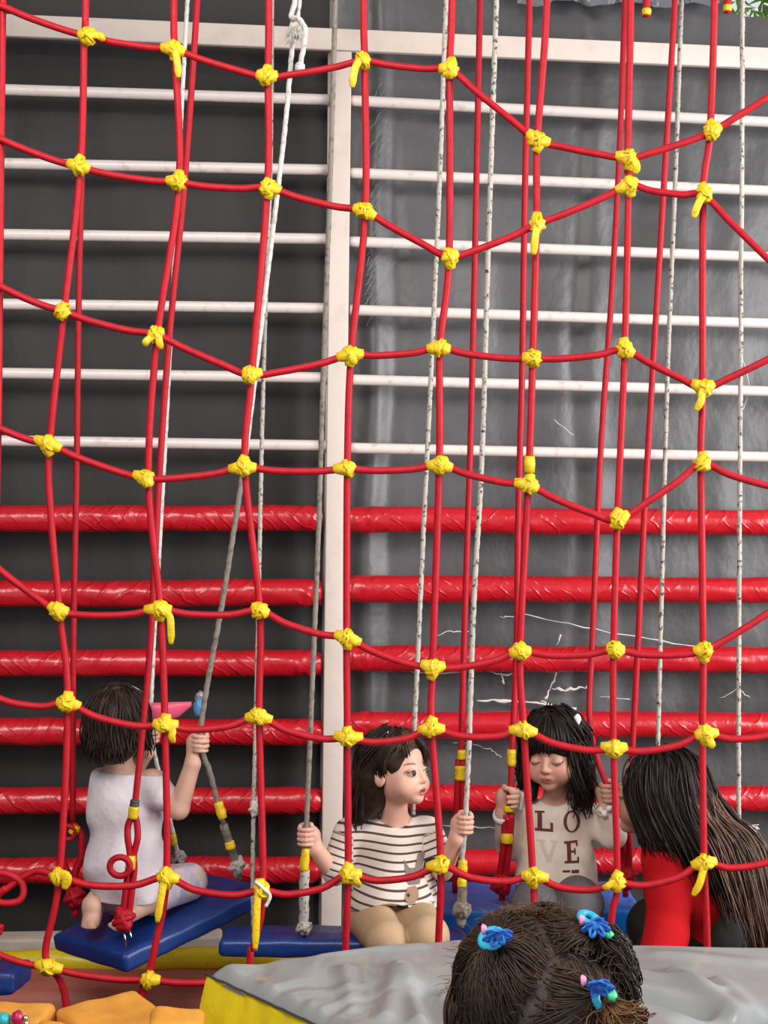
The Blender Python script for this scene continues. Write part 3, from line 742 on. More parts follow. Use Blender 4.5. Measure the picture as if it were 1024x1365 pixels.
b_ = rope_part(pathp([(326, 617, 3.78), (297, 800, 3.77), (276, 915, 3.76), (267, 988, 3.76), (280, 1030, 3.78), (294, 1085, 3.82), (306, 1128, 3.86), (319, 1172, 3.90)]), 0.0072, M['rope_old'], 'rope', sw1, 22, 3, 0.034, 10)
wrap(b_, P(294, 1080, 3.80), (0.3, 0, -1), 0.013, 0.045); wrap(b_, P(307, 1127, 3.845), (0.3, 0, -1), 0.0135, 0.022)
b2 = MB(); b2.tube(cat([P(298, 1100, 3.82), P(308, 1130, 3.86), P(315, 1150, 3.88)], 6), [0.011] * 13, 9, strands=3); b2.build('doubled_rope_end', M['rope_old'], sw1)
knot(sw1, P(316, 1155, 3.88), 0.020, 'rope_grey', seed=8, sq=(0.9, 1, 1.5))
# the frayed knot and short end near the top of that rope
b2 = MB(); b2.ball(P(396, 38, 3.79), 0.023, 4, 0.35, 3, sq=(0.95, 0.8, 1.15), freq=2.2)
for i in range(60):
    a = random.uniform(0, 6.28); c1 = P(396 + 11 * math.cos(a), 38 + random.uniform(-4, 10), 3.785 - 0.012 * abs(math.sin(a)))
    b2.tube([c1, c1 + Vector((random.uniform(-.01, .01), random.uniform(-.01, .0), -0.012)), c1 + Vector((random.uniform(-.013, .013), random.uniform(-.01, .0), -0.028))], [0.002, 0.0014, 0.0006], 4)
b2.build('frayed_knot', M['rope_white'], sw1)
b2 = MB(); b2.tube(cat([P(392, -60, 3.77), P(393, 0, 3.775), P(388, 22, 3.775), P(398, 25, 3.77), P(407, 38, 3.77), P(406, 55, 3.77), P(402, 78, 3.78), P(400, 88, 3.78)], 8), 0.0070, 9, strands=3); b2.ball(P(399.5, 90, 3.78), 0.015, 6, 0.3, 2)
b2.build('short_rope_end', M['rope_white'], sw1)

# --- swing of the child in the striped shirt (middle)
s2c = [P(293, 1251, 3.64), P(626, 1256, 3.64), P(622, 1232, 3.84), P(300, 1234, 3.84)]
sw2 = empty('swing', (s2c[0] + s2c[2]) / 2)
tag(sw2, 'blue platform swing under the child in the striped shirt, hung on four grey ropes', 'swing', 'swings hanging between net and wall')
seat(sw2, s2c, 0.045, M['blue_vinyl'])
H2R = P(408, 1116, 3.665); H2L = P(620, 1100, 3.665)
b_ = rope_part(pathp([(448, -60, 3.70), (447, 0, 3.70), (440, 250, 3.69), (431, 500, 3.69), (425, 700, 3.68), (417, 900, 3.67), (408, 1116, 3.665), (405, 1180, 3.67), (405, 1236, 3.68)]), 0.0066, M['rope_old'], 'rope', sw2, 26, 3, 0.034, 10)
wrap(b_, P(406.5, 1146, 3.663), (0.1, 0, 1), 0.0125, 0.060)
b2 = MB(); b2.tube(cat([P(406, 1160, 3.666), P(405.5, 1195, 3.67), P(405, 1232, 3.68)], 12), 0.0125, 10, strands=3, pitch=0.05); b2.build('doubled_rope_end', M['rope_grey'], sw2)
knot(sw2, P(405, 1236, 3.68), 0.019, 'rope_grey', seed=11)
b_ = rope_part(pathp([(363, -60, 3.83), (361, 200, 3.83), (353, 440, 3.83), (348, 640, 3.83), (346, 740, 3.83), (341, 960, 3.83), (338, 1080, 3.83), (337, 1180, 3.83), (338, 1238, 3.83)]), 0.0058, M['rope_grey'], 'rope', sw2, 22, 3, 0.034, 10)
knot(b_, P(339, 1077, 3.826), 0.014, 'rope_white', seed=12, sq=(0.8, 1, 1.7)); 
b_ = rope_part(pathp([(599, -60, 3.82), (595, 0, 3.82), (587, 220, 3.82), (577, 450, 3.82), (565, 700, 3.82), (556, 900, 3.82), (552, 1000, 3.82), (549, 1236, 3.82)]), 0.0064, M['rope_grey'], 'rope', sw2, 26, 3, 0.034, 10)
b_ = rope_part(pathp([(664, -60, 3.70), (662, 0, 3.70), (652, 300, 3.69), (643, 600, 3.68), (632, 800, 3.675), (625, 1000, 3.668), (620, 1100, 3.665), (616, 1150, 3.67), (615, 1235, 3.70)]), 0.0068, M['rope_grey'], 'rope', sw2, 26, 3, 0.034, 10)
wrap(b_, P(617, 1156, 3.667), (0, 0, 1), 0.0125, 0.035); wrap(b_, P(616, 1176, 3.67), (0, 0, 1), 0.0125, 0.022)
b2 = MB(); b2.tube(cat([P(616, 1180, 3.675), P(616, 1205, 3.69), P(615, 1232, 3.70)], 12), 0.0125, 10, strands=3, pitch=0.05); b2.build('doubled_rope_end', M['rope_old'], sw2)
knot(sw2, P(616, 1212, 3.69), 0.021, 'rope_old', seed=13)

# --- swing of the child in the cream shirt (right)
s3c = [P(577, 1212, 3.90), P(846, 1212, 3.90), P(843, 1173, 4.22), P(574, 1175, 4.22)]
sw3 = empty('swing', (s3c[0] + s3c[2]) / 2)
tag(sw3, 'bright blue platform swing under the child in the cream shirt, hung on red ropes', 'swing', 'swings hanging between net and wall')
seat(sw3, s3c, 0.075, M['blue_bright'])
r_ = rope_part(pathp([(641, -60, 4.02), (640, 0, 4.02), (635, 250, 4.02), (632, 400, 4.02), (627, 600, 4.02), (622, 750, 4.02), (615, 1000, 4.02), (612, 1190, 4.03)]), 0.0088, M['rope_red'], 'rope', sw3)
b2 = MB()
for s_ in (-1, 1): b2.tube(cat([P(614 + 3 * s_, 1012, 4.01), P(613 + 4 * s_, 1080, 4.01), P(611 + 4 * s_, 1190, 4.02)], 8), 0.0092, 9)
b2.build('doubled_rope_end', M['rope_red'], sw3)
wrap(r_, P(616, 1006, 4.01), (0, 0, 1), 0.0135, 0.026); wrap(r_, P(614, 1030, 4.01), (0, 0, 1), 0.0175, 0.040)
H3R = P(680, 1064, 3.87)
r_ = rope_part(pathp([(707, -60, 3.92), (706, 0, 3.92), (700, 250, 3.91), (696, 500, 3.90), (691, 690, 3.89), (689, 850, 3.88), (683, 1000, 3.87), (679, 1085, 3.87), (671, 1180, 3.92), (669, 1200, 3.93)]), 0.0088, M['rope_red'], 'rope', sw3)
b2 = MB()
for s_ in (-1, 1): b2.tube(cat([P(678 + 4 * s_, 1085, 3.868), P(675 + 4 * s_, 1130, 3.885), P(670 + 4 * s_, 1170, 3.91)], 8), 0.0095, 9)
b2.build('doubled_rope_end', M['rope_red'], sw3)
wrap(r_, P(682, 1010, 3.866), (0, 0, 1), 0.0125, 0.045); wrap(r_, P(678, 1078, 3.862), (0, 0, 1), 0.014, 0.016); wrap(r_, P(676, 1117, 3.875), (0, 0, 1), 0.0175, 0.026)
knot(sw3, P(669, 1178, 3.915), 0.028, 'rope_red', seed=15)
H3L = P(812, 1056, 3.88)
r_ = rope_part(pathp([(834, -60, 4.14), (833, 0, 4.14), (826, 200, 4.13), (815, 400, 4.12), (801, 600, 4.10), (790, 850, 4.05), (786, 950, 4.0), (796, 1010, 3.92), (812, 1056, 3.88), (822, 1110, 3.92), (826, 1178, 4.05)]), 0.0086, M['rope_red'], 'rope', sw3)
r_ = rope_part(pathp([(903, -60, 3.95), (900, 0, 3.95), (888, 200, 3.95), (876, 400, 3.95), (861, 650, 3.95), (851, 850, 3.95), (843, 1000, 3.95), (837, 1080, 3.95), (834, 1195, 3.96)]), 0.0086, M['rope_red'], 'rope', sw3)
b2 = MB()
for s_ in (-1, 1): b2.tube(cat([P(838 + 3 * s_, 1060, 3.95), P(835 + 4 * s_, 1120, 3.95), P(836 + 3 * s_, 1185, 3.955)], 8), 0.0090, 9)
b2.build('doubled_rope_end', M['rope_red'], sw3); knot(sw3, P(839, 1168, 3.945), 0.022, 'rope_red', seed=16)

# --- swing at the left edge, mostly out of view
s4c = [P(-120, 1296, 3.45), P(36, 1296, 3.45), P(28, 1278, 3.62), P(-120, 1278, 3.62)]
sw4 = empty('swing', (s4c[0] + s4c[2]) / 2)
tag(sw4, 'dark blue padded swing seat cut off by the left edge near the bottom', 'swing', 'swings hanging between net and wall')
seat(sw4, s4c, 0.055, M['blue_vinyl'])
for (x, y, Yd) in ((-6, 1288, 3.55), (-100, 1288, 3.55)):
    rope_part(pathp([(x - 4, -60, Yd), (x - 4, 300, Yd), (x - 3, 800, Yd), (x, 1230, Yd), (x, y, Yd)]), 0.0085, M['rope_red'], 'rope', sw4); knot(sw4, P(x + 1, 1238, Yd), 0.016, 'rope_red', seed=21)

# --- loose ropes on the right
hr = empty('hanging_rope', P(877, 1015, 4.05)); tag(hr, 'grey rope hanging down behind the hair of the woman in red', 'rope', 'loose hanging ropes')
rope_part(pathp([(912, -60, 4.05), (909, 0, 4.05), (900, 250, 4.05), (890, 500, 4.05), (882, 800, 4.05), (877, 1000, 4.05), (874, 1120, 4.05)]), 0.0064, M['rope_grey'], 'strand', hr, 26, 3, 0.034, 10)
knot(hr, P(874, 1124, 4.05), 0.018, 'rope_grey', seed=31)
hr = empty('hanging_rope', P(985, 1112, 4.0)); tag(hr, 'grey rope at the right ending in a yellow taped knot above the long hair', 'rope', 'loose hanging ropes')
rope_part(pathp([(990, -60, 4.0), (990, 0, 4.0), (988, 400, 4.0), (985, 900, 4.0), (985, 1096, 4.0)]), 0.0064, M['rope_grey'], 'strand', hr, 26, 3, 0.034, 10)
knot(hr, P(986, 1100, 4.0), 0.015, 'rope_white', seed=32); wrap(hr, P(990, 1106, 3.99), (1, 0, -0.4), 0.013, 0.022)
b2 = MB()
for i in range(9):
    c1 = P(992, 1104, 3.99); b2.tube(cat([c1, c1 + Vector((0.015, 0, random.uniform(-.006, .01))), c1 + Vector((random.uniform(.02, .045), 0, random.uniform(-.02, .012)))], 4), 0.0012, 4)
b2.build('frayed_end', M['rope_white'], hr)
for x, yy, lab in ((862, 14, 'short red rope end with pale yellow tip hanging from the top, second from the right'), (970, 9, 'short red rope end with yellow ring hanging from the top near the bright gap')):
    hr = empty('rope_end', P(x, yy, 3.95)); tag(hr, lab, 'rope', 'short rope ends at the top')
    rope_part([Vector((P(x, -60, 3.95).x, 3.95, 3.33)), P(x, -20, 3.95), P(x, yy + 8, 3.95)], 0.0105, M['rope_red'], 'strand', hr)
    wrap(hr, P(x, yy + 2, 3.95), (0, 0, 1), 0.0125, 0.018)

# ================================================================== SOFT PLAY MATS AND FOAM
MZ = 0.70
def onmat(px, py, z=MZ):
    d = P(px, py, 1.0) - Vector((0, 0, CAMZ)); t = (z - CAMZ) / d.z
    return Vector((0, 0, CAMZ)) + d * t
C0 = onmat(277, 1286); F0 = onmat(600, 1249); R0 = onmat(1100, 1262); S0 = onmat(452, 1365)
N0 = C0 + (S0 - C0) * 2.6; R1 = Vector((1.30, 2.15, MZ))
cm = empty('crash_mat', Vector((0.4, 2.6, 0.40)))
tag(cm, 'big crash mat with grey vinyl top and yellow side in the foreground', 'crash mat')
def quadgrid(cs, nu, nv, fn=None):
    """bilinear patch between the corners cs=(a,b,c,d) ; a-b is u, a-d is v"""
    a, b_, c, d = [Vector(q) for q in cs]; V = []
    for i in range(nu + 1):
        u = i / nu
        for j in range(nv + 1):
            v = j / nv
            p = (a * (1 - u) + b_ * u) * (1 - v) + (d * (1 - u) + c * u) * v
            V.append(fn(p, u, v) if fn else p)
    f = [(i * (nv + 1) + j, (i + 1) * (nv + 1) + j, (i + 1) * (nv + 1) + j + 1, i * (nv + 1) + j + 1) for i in range(nu) for j in range(nv)]
    return V, f
folds = []   # (from, to, width, height) ridges and valleys in the slack cover, as seen on the top
for (x0, y0, x1, y1, w_, h_) in (
    (846, 1322, 935, 1343, 0.024, -0.030), (900, 1300, 985, 1350, 0.022, 0.018), (850, 1296, 960, 1325, 0.014, 0.007), (960, 1310, 1010, 1352, 0.020, 0.014), (930, 1362, 1010, 1358, 0.03, -0.024),
    (590, 1362, 560, 1318, 0.022, -0.020), (560, 1362, 545, 1300, 0.020, 0.016), (515, 1356, 530, 1290, 0.022, 0.014), (470, 1345, 460, 1290, 0.018, 0.009), (780, 1362, 740, 1300, 0.03, 0.008),
    (430, 1270, 560, 1262, 0.020, 0.006), (880, 1270, 1000, 1280, 0.03, 0.005)):
    folds.append((onmat(x0, y0), onmat(x1, y1), w_, h_))
def topshape(p, u, v):
    q = p.copy(); e = min(u, 1 - u, v, 1 - v)
    q.z += 0.035 * min(1, e / 0.25) ** 0.7 * 0 + 0.010 * noise.noise(p * 5) * min(1, e / 0.05)
    q.z -= 0.03 * max(0, 1 - e / 0.025) ** 2
    q.z += 0.015 * noise.noise(Vector((u * 27 + v * 16 + 2 * noise.noise(p * 6), v * 8, 1.5))) * math.exp(-v / 0.15) * (0.35 + 1.2 * abs(noise.noise(Vector((u * 9, v * 5, 8))))) * min(1, e / 0.02)
    for a, c, w_, h_ in folds:
        ab = c - a; t = max(0, min(1, (p - a).dot(ab) / ab.length_squared)); dd = (p - a - ab * t).length
        if dd < 3 * w_: q.z += h_ * math.exp(-(dd / w_) ** 2) * min(1, e / 0.012)
    return q
b2 = MB()
# bow the far edge out to the middle corner
def bow(p, u, v):
    w_ = (1 - u) * (1 - abs(2 * min(v / 0.9, 1) - 1)) if False else (1 - u) * min(v / 0.42, (1 - v) / 0.58)
    line = C0.lerp(R0, 0.42); return p + (F0 - line) * w_
V, f = quadgrid((C0, N0, R1, R0), 260, 230, lambda p, u, v: topshape(bow(p, u, v), u, v))
b2.add(V, [tuple(reversed(q)) for q in f]); b2.build('top_cover', M['mat_grey'], cm)
def side(a, c, name, m_, n=60):
    d = (c - a).normalized(); nrm = Vector((d.y, -d.x, 0))
    if nrm.dot((a + c) / 2 - Vector((0.6, 2.6, 0))) < 0: nrm = -nrm
    def fn(p, u, v):
        z = MZ - 0.022 + (0.40 - MZ + 0.022) * v
        bul = 0.022 * math.sin(math.pi * min(1, v * 1.05)) + 0.006 * noise.noise(Vector((p.x * 14, p.y * 14, v * 2.2)))
        bul += 0.010 * noise.noise(Vector((u * 26, v * 1.4, 3))) * math.exp(-v * 1.2)
        return Vector((p.x, p.y, z)) + nrm * bul
    V, f = quadgrid((a, c, c, a), n, 14, fn); b_ = MB(); b_.add(V, f); return b_.build(name, m_, cm)
side(C0, N0, 'side_panel', M['mat_yellow']); side(N0, R1, 'side_panel', M['mat_yellow']); side(R1, R0, 'side_panel', M['mat_yellow'])
side(R0, F0, 'side_panel', M['mat_yellow']); side(F0, C0, 'side_panel', M['mat_yellow'])
b2 = MB(); pts = [C0.lerp(N0, i / 60) + Vector((-0.003, -0.003, -0.018 + 0.003 * noise.noise(Vector((i * 0.8, 0, 0))))) for i in range(61)]
b2.tube(pts, 0.0026, 6); b2.build('seam_piping', M['steel'], cm)
b2 = MB(); b2.box(((C0 + N0 + R1 + R0) / 4).to_3d() * 1.0 - Vector((0, 0, 0.27)), 0.9, 0.4, 0.05); b2.build('base', M['mat_yellow'], cm)

def foam(px, py, Y, size, rz, tilt, lab, zb=0.40):
    c = P(px, py, Y); 
    h = c.z - zb
    b_ = MB(); b_.box((0, 0, 0), size, size * 0.9, h, bev=0.014)
    A = Matrix.Rotation(rz, 3, 'Z') @ Matrix.Rotation(tilt, 3, 'X')
    bm = bmesh.new(); me = bpy.data.meshes.new('t')
    me.from_pydata(b_.v, [], b_.f); bm.from_mesh(me)
    bmesh.ops.subdivide_edges(bm, edges=[e for e in bm.edges if e.calc_length() > 0.05], cuts=7, use_grid_fill=True)
    for v in bm.verts:
        v.co += v.normal * 0 + Vector((noise.noise(v.co * 14), noise.noise(v.co * 14 + Vector((9, 0, 0))), noise.noise(v.co * 14 + Vector((0, 9, 0))))) * 0.007
    V = np.array([tuple(A @ v.co + Vector((c.x, c.y, zb + h / 2))) for v in bm.verts]); bm.verts.index_update()
    f_ = [tuple(x.index for x in q.verts) for q in bm.faces]; bm.free(); bpy.data.meshes.remove(me)
    ob = mesh_np('foam_block', V, f_, M['foam'], None, True, None, Vector((c.x, c.y, zb)))
    tag(ob, lab, 'foam block', 'orange foam blocks at the bottom')
    return ob
foam(150, 1346, 2.86, 0.180, math.radians(38), math.radians(4), 'largest orange foam block at the bottom, left of the yellow mat side')
foam(236, 1352, 2.66, 0.10, math.radians(4), math.radians(-2), 'orange foam block wedged against the yellow side of the mat')
foam(2, 1350, 2.80, 0.17, math.radians(-6), math.radians(-3), 'orange foam block with coloured beads on it, bottom left corner')
foam(72, 1363, 2.74, 0.06, math.radians(20), 0, 'small orange foam piece between the two bigger blocks')
bd = empty('bead_bracelet', P(22, 1362, 2.735)); tag(bd, 'string of turquoise, crimson and silver beads on the corner foam block', 'beads')
b2 = MB(); b2.ball(P(5, 1359, 2.738), 0.0135, 3, 0.1, 3); b2.build('turquoise_bead', mat('turquoise glitter', (0.03, 0.42, 0.48), 0.3), bd)
b2 = MB(); b2.ball(P(23, 1357, 2.738), 0.0115, 4, 0.3, 3, sq=(1, 1, 1.15)); b2.build('crimson_bead', mat('crimson', (0.42, 0.01, 0.07), 0.35), bd)
b2 = MB(); b2.ball(P(34, 1357, 2.738), 0.0055, 5, 0.1, 2); b2.ball(P(35, 1364, 2.738), 0.0055, 5, 0.1, 2); b2.build('silver_bead', M['chrome'], bd)

# landing mat under the swings with a yellow roll along its back edge
def slab(name, x0, x1, y0, y1, z0, z1, m_, parent=None, bev=0.03, origin=None):
    b_ = MB(); b_.box(((x0 + x1) / 2, (y0 + y1) / 2, (z0 + z1) / 2), x1 - x0, y1 - y0, z1 - z0, bev=bev); return b_.build(name, m_, parent, True, origin)
lm = empty('landing_mat', Vector((-0.4, 4.15, 0))); tag(lm, 'faded red landing mat with yellow padded rim on the floor under the swings', 'mat')
slab('pad', -1.7, 1.6, 4.04, 4.31, 0.0, 0.222, M['mat_red'], lm)
yl = [P(-80, 1280, 4.3), P(20, 1281, 4.3), P(80, 1278, 4.3), P(150, 1284, 4.3), P(240, 1277, 4.3), P(300, 1276, 4.3), P(420, 1277, 4.3), P(760, 1277, 4.3)]
b2 = MB(); b2.tube(cat([q + Vector((0, 0, -0.004)) for q in yl], 10), 0.034, 14); b2.build('padded_rim', M['mat_yellow'], lm)
slab('shade_pad', -1.7, 0.42, 3.30, 4.035, 0.0, 0.17, M['mat_shade'], lm)  # darker pad added in place of the shade on the mat

# ================================================================== PEOPLE
SKIN = (0.66, 0.37, 0.27)
def person_mesh(S, name, base, skin, h, paint=None, extra=None):
    V, Fq = S.mesh()
    o = mesh_np(name, V, Fq, M['skin'], None, True, None, base)
    col = np.tile(np.array(skin, float), (len(V), 1))
    # slight mottling of the skin tone
    col *= (1 + 0.05 * np.sin(V[:, :1] * 61 + V[:, 2:3] * 47) * np.sin(V[:, 1:2] * 53))
    if h is not None: h.paint(V, col, skin, **(paint or {}))
    if extra: extra(V, col)
    setcol(o, np.clip(col, 0, 1)); return o
def cloth(S, name, m_, parent, wr=0.0025, seed=0.0, dirn=(30, 10, 18)):
    a, b_, c = dirn
    S.field(lambda X, Y, Z: wr * (np.sin(X * a + Z * c + 2.0 * np.sin(Z * 11 + seed) + seed) * np.sin(Z * b_ * 1.7 - X * 13 + Y * 17 + seed * 2) + 0.5 * np.sin(X * a * 2.1 - Z * c * 1.6 + Y * 25 + seed * 3)))
    V, Fq = S.mesh(); return mesh_np(name, V, Fq, m_, parent)

def stripes_mat():
    mt = mat('striped jersey', (0.70, 0.62, 0.56), 0.85, bump=(300, 0.2, 0.002)); nt = mt.node_tree; b_ = nt.nodes['Principled BSDF']
    a = nt.nodes.new('ShaderNodeAttribute'); a.attribute_name = 'stripe'
    fr = nt.nodes.new('ShaderNodeMath'); fr.operation = 'FRACT'; nt.links.new(a.outputs['Fac'], fr.inputs[0])
    r = nt.nodes.new('ShaderNodeValToRGB'); e = r.color_ramp.elements
    e[0].position = 0.0; e[0].color = (0.085, 0.042, 0.038, 1); e[1].position = 0.22; e[1].color = (0.085, 0.042, 0.038, 1)
    n2 = e.new(0.27); n2.color = (0.72, 0.63, 0.57, 1); n3 = e.new(0.96); n3.color = (0.72, 0.63, 0.57, 1); n4 = e.new(1.0); n4.color = (0.085, 0.042, 0.038, 1)
    nt.links.new(fr.outputs[0], r.inputs[0]); nt.links.new(r.outputs[0], b_.inputs['Base Color']); return mt
def floral_mat():
    mt = mat('floral pastel cotton', (0.72, 0.62, 0.66), 0.85); nt = mt.node_tree; b_ = nt.nodes['Principled BSDF']
    tc = nt.nodes.new('ShaderNodeTexCoord'); v = nt.nodes.new('ShaderNodeTexVoronoi'); v.inputs['Scale'].default_value = 34
    nt.links.new(tc.outputs['Object'], v.inputs['Vector'])
    r = nt.nodes.new('ShaderNodeValToRGB'); e = r.color_ramp.elements; r.color_ramp.interpolation = 'LINEAR'
    e[0].position = 0.0; e[0].color = (0.62, 0.50, 0.66, 1); e[1].position = 1.0; e[1].color = (0.70, 0.60, 0.30, 1)
    for p_, c_ in ((0.3, (0.75, 0.66, 0.70, 1)), (0.5, (0.45, 0.42, 0.62, 1)), (0.7, (0.78, 0.70, 0.68, 1)), (0.85, (0.70, 0.45, 0.55, 1))):
        n_ = e.new(p_); n_.color = c_
    sp = nt.nodes.new('ShaderNodeSeparateColor'); nt.links.new(v.outputs['Color'], sp.inputs[0]); nt.links.new(sp.outputs[0], r.inputs[0])
    nt.links.new(r.outputs[0], b_.inputs['Base Color']); return mt
M['stripe'] = stripes_mat(); M['floral'] = floral_mat()
M['tee_white'] = mat('white lilac cotton', (0.72, 0.65, 0.69), 0.85, bump=(9, 0.45, 0.03, (1, 1, 1.2)), var=(16, (0.64, 0.57, 0.63), 0.4, 0.7))
M['cream'] = mat('cream cotton', (0.78, 0.69, 0.60), 0.85, bump=(45, 0.25, 0.006), var=(14, (0.68, 0.56, 0.46), 0.45, 0.7))
M['khaki'] = mat('beige leggings', (0.50, 0.34, 0.20), 0.75, bump=(50, 0.15, 0.004))
M['grey_leg'] = mat('grey leggings', (0.115, 0.105, 0.115), 0.75, bump=(60, 0.15, 0.004), var=(10, (0.16, 0.15, 0.16), 0.45, 0.7))
M['knit_red'] = mat('red knit', (0.52, 0.006, 0.012), 0.85, bump=(220, 0.3, 0.003), spec=0.2)
M['black'] = mat('black fabric', (0.008, 0.007, 0.009), 0.8)
M['print_dark'] = mat('dark plum print', (0.13, 0.030, 0.028), 0.8)
M['print_pale'] = mat('faded print', (0.64, 0.53, 0.46), 0.85)
M['cat_grey'] = mat('grey brown applique', (0.22, 0.17, 0.145), 0.9)
M['patch_dark'] = mat('dark applique', (0.035, 0.022, 0.022), 0.9)
M['patch_tan'] = mat('tan applique', (0.34, 0.21, 0.13), 0.9)
M['white_cloth'] = mat('white trim', (0.86, 0.84, 0.82), 0.85)
M['tie_blue'] = mat('turquoise elastic', (0.02, 0.36, 0.55), 0.5)
M['bow_blue'] = mat('blue ribbon', (0.012, 0.075, 0.42), 0.5, var=(120, (0.03, 0.30, 0.75), 0.45, 0.7))
M['bead_pink'] = mat('pink bead', (0.75, 0.30, 0.52), 0.35)
M['bead_green'] = mat('green bead', (0.05, 0.55, 0.25), 0.35)
M['pearl'] = mat('pearl', (0.80, 0.78, 0.70), 0.2)

def project(name, polys_px, Y0, tree, base_obj, mats, step=3.0, off=0.0016):
    """flat prints: quads given in photo pixels, laid onto a garment surface straight in front of it"""
    b_ = MB()
    for kq, (mi, quad) in enumerate(polys_px):
        off = 0.0014 + 0.00035 * kq * (name == 'cat_applique' or name == 'sleeve_patch')
        a, b2, c, d = quad
        nu = max(1, int(max(math.dist(a, b2), math.dist(d, c)) / step)); nv = max(1, int(max(math.dist(a, d), math.dist(b2, c)) / step))
        V = []; 
        for i in range(nu + 1):
            for j in range(nv + 1):
                u, v = i / nu, j / nv
                x = (a[0] * (1 - u) + b2[0] * u) * (1 - v) + (d[0] * (1 - u) + c[0] * u) * v
                y = (a[1] * (1 - u) + b2[1] * u) * (1 - v) + (d[1] * (1 - u) + c[1] * u) * v
                p = P(x, y, Y0); hit = tree.ray_cast(Vector((p.x, p.y - 0.4, p.z)), Vector((0, 1, 0)))
                q = hit[0] if hit[0] is not None else p
                V.append(Vector((q.x, q.y - off, q.z)))
        f = [(i * (nv + 1) + j, (i + 1) * (nv + 1) + j, (i + 1) * (nv + 1) + j + 1, i * (nv + 1) + j + 1) for i in range(nu) for j in range(nv)]
        n = len(V); back = [q + Vector((0, off * 0.8, 0)) for q in V]
        b_.add(V + back, f + [tuple(k + n for k in reversed(q)) for q in f], mi)
    return b_.build(name, mats, base_obj)
def bvh(o):
    base = worldloc(o); me = o.data
    return BVHTree.FromPolygons([tuple(v.co + base) for v in me.vertices], [tuple(p.vertices) for p in me.polygons])
def strip(pts, w):
    """letter stroke: list of px points -> quads"""
    return pts

# ------------------------------------------------------------------ 1. child kneeling on the left swing, seen from behind
hd = Head(P(161, 968, 3.84), headframe(158, 2), 0.98)
S = SDF(P(80, 1270, 3.5), (P(300, 900, 3.5).x + 0.06, 4.3, P(150, 880, 4.2).z), 0.0035)
hd.sdf(S)
sh_r, el_r, wr_r = P(203, 1043, 3.80), P(238, 1078, 3.77), P(257, 1018, 3.765)
sh_l, el_l, wr_l = P(138, 1045, 3.90), P(166, 1050, 4.04), P(196, 1003, 3.99)
S.rc(P(160, 1040, 3.84), hd.w((0, -0.02, -0.03)), 0.036, 0.036, 0.02)
def torso1(S, g=0.0, k=0.04):
    S.ell(P(165, 1085, 3.83), (0.088 + g, 0.068 + g, 0.115 + g), None, 0)
    S.ell(P(168, 1155, 3.82), (0.096 + g, 0.085 + g, 0.095 + g), None, k)
    S.rc(P(136, 1042, 3.87), P(203, 1042, 3.81), 0.030 + g, 0.030 + g, k)
torso1(S)
S.rc(sh_r, el_r, 0.032, 0.028, 0.02); S.rc(el_r, wr_r, 0.028, 0.021, 0.008); grip(S, P(267, 990, 3.76), (0, 0, 1), wr_r, 1, 0.0095, 0.98)
S.rc(sh_l, el_l, 0.030, 0.026, 0.02); S.rc(el_l, wr_l, 0.026, 0.020, 0.008); grip(S, P(203, 978, 3.98), (0, 0, 1), wr_l, -1, 0.008, 0.95)
kn_r, an_r = P(252, 1176, 3.92), P(178, 1212, 3.74)
kn_l, an_l = P(190, 1196, 4.02), P(127, 1203, 3.79)
hip_r, hip_l = P(186, 1180, 3.82), P(152, 1185, 3.83)
def legs1(S, g=0.0):
    S.rc(hip_r, kn_r, 0.062 + g, 0.042 + g, 0.02); S.rc(kn_r, an_r, 0.040 + g, 0.028 + g, 0.015)
    S.rc(hip_l, kn_l, 0.062 + g, 0.042 + g, 0.02); S.rc(kn_l, an_l, 0.040 + g, 0.026 + g, 0.015)
legs1(S)
S.rc(an_l, P(120, 1236, 3.715), 0.027, 0.024, 0.012); S.ell(P(122, 1208, 3.742), (0.027, 0.024, 0.030), None, 0.01)   # sole turned up: heel and ball
for i in range(5): S.rc(P(121, 1234, 3.70), P(112 + i * 5.0, 1243 + 1.0 * i, 3.695), 0.010, 0.0065 if i < 4 else 0.0085, 0.004)
S.rc(an_r, P(160, 1230, 3.69), 0.024, 0.020, 0.012)
for i in range(5): S.rc(P(160, 1230, 3.685), P(147 + i * 3.2, 1233 + 2.4 * i, 3.68), 0.010, 0.0065 if i < 4 else 0.0085, 0.004)
base = Vector((P(165, 1240, 3.82).x, 3.82, P(165, 1225, 3.82).z - 0.03))
kid1 = person_mesh(S, 'person', base, (0.66, 0.39, 0.29), hd)
tag(kid1, 'child in white shirt kneeling with back turned on the left blue swing, holding grey ropes', 'person')
S = SDF(P(90, 1225, 3.6), (P(260, 1000, 3.6).x + 0.05, 4.2, P(150, 1005, 4.1).z), 0.0032)
torso1(S, 0.011); S.rc(P(168, 1150, 3.82), P(176, 1192, 3.80), 0.098, 0.088, 0.03)
S.rc(P(136, 1040, 3.87), P(150, 1048, 3.88), 0.036, 0.036, 0.02)
S.rc(P(200, 1042, 3.81), sh_r.lerp(el_r, 0.50), 0.039, 0.043, 0.02); S.rc(sh_l, sh_l.lerp(el_l, 0.6), 0.037, 0.041, 0.02)
d_ = (el_r - sh_r); 
S.ell(P(153, 1010, 3.80), (0.050, 0.06, 0.026), None, 0.01, 's')
S.half(P(170, 1206, 3.80), (0, 0, -1))
tee1 = cloth(S, 't_shirt', M['tee_white'], kid1, 0.0066, 1.0, (26, 9, 30))
S = SDF(P(110, 1262, 3.6), (P(290, 1120, 3.7).x + 0.06, 4.15, P(200, 1130, 4.1).z), 0.0034)
legs1(S, 0.007); S.ell(P(170, 1182, 3.82), (0.093, 0.085, 0.06), None, 0.03)
S.half(an_r.lerp(kn_r, 0.28), (an_r - kn_r))
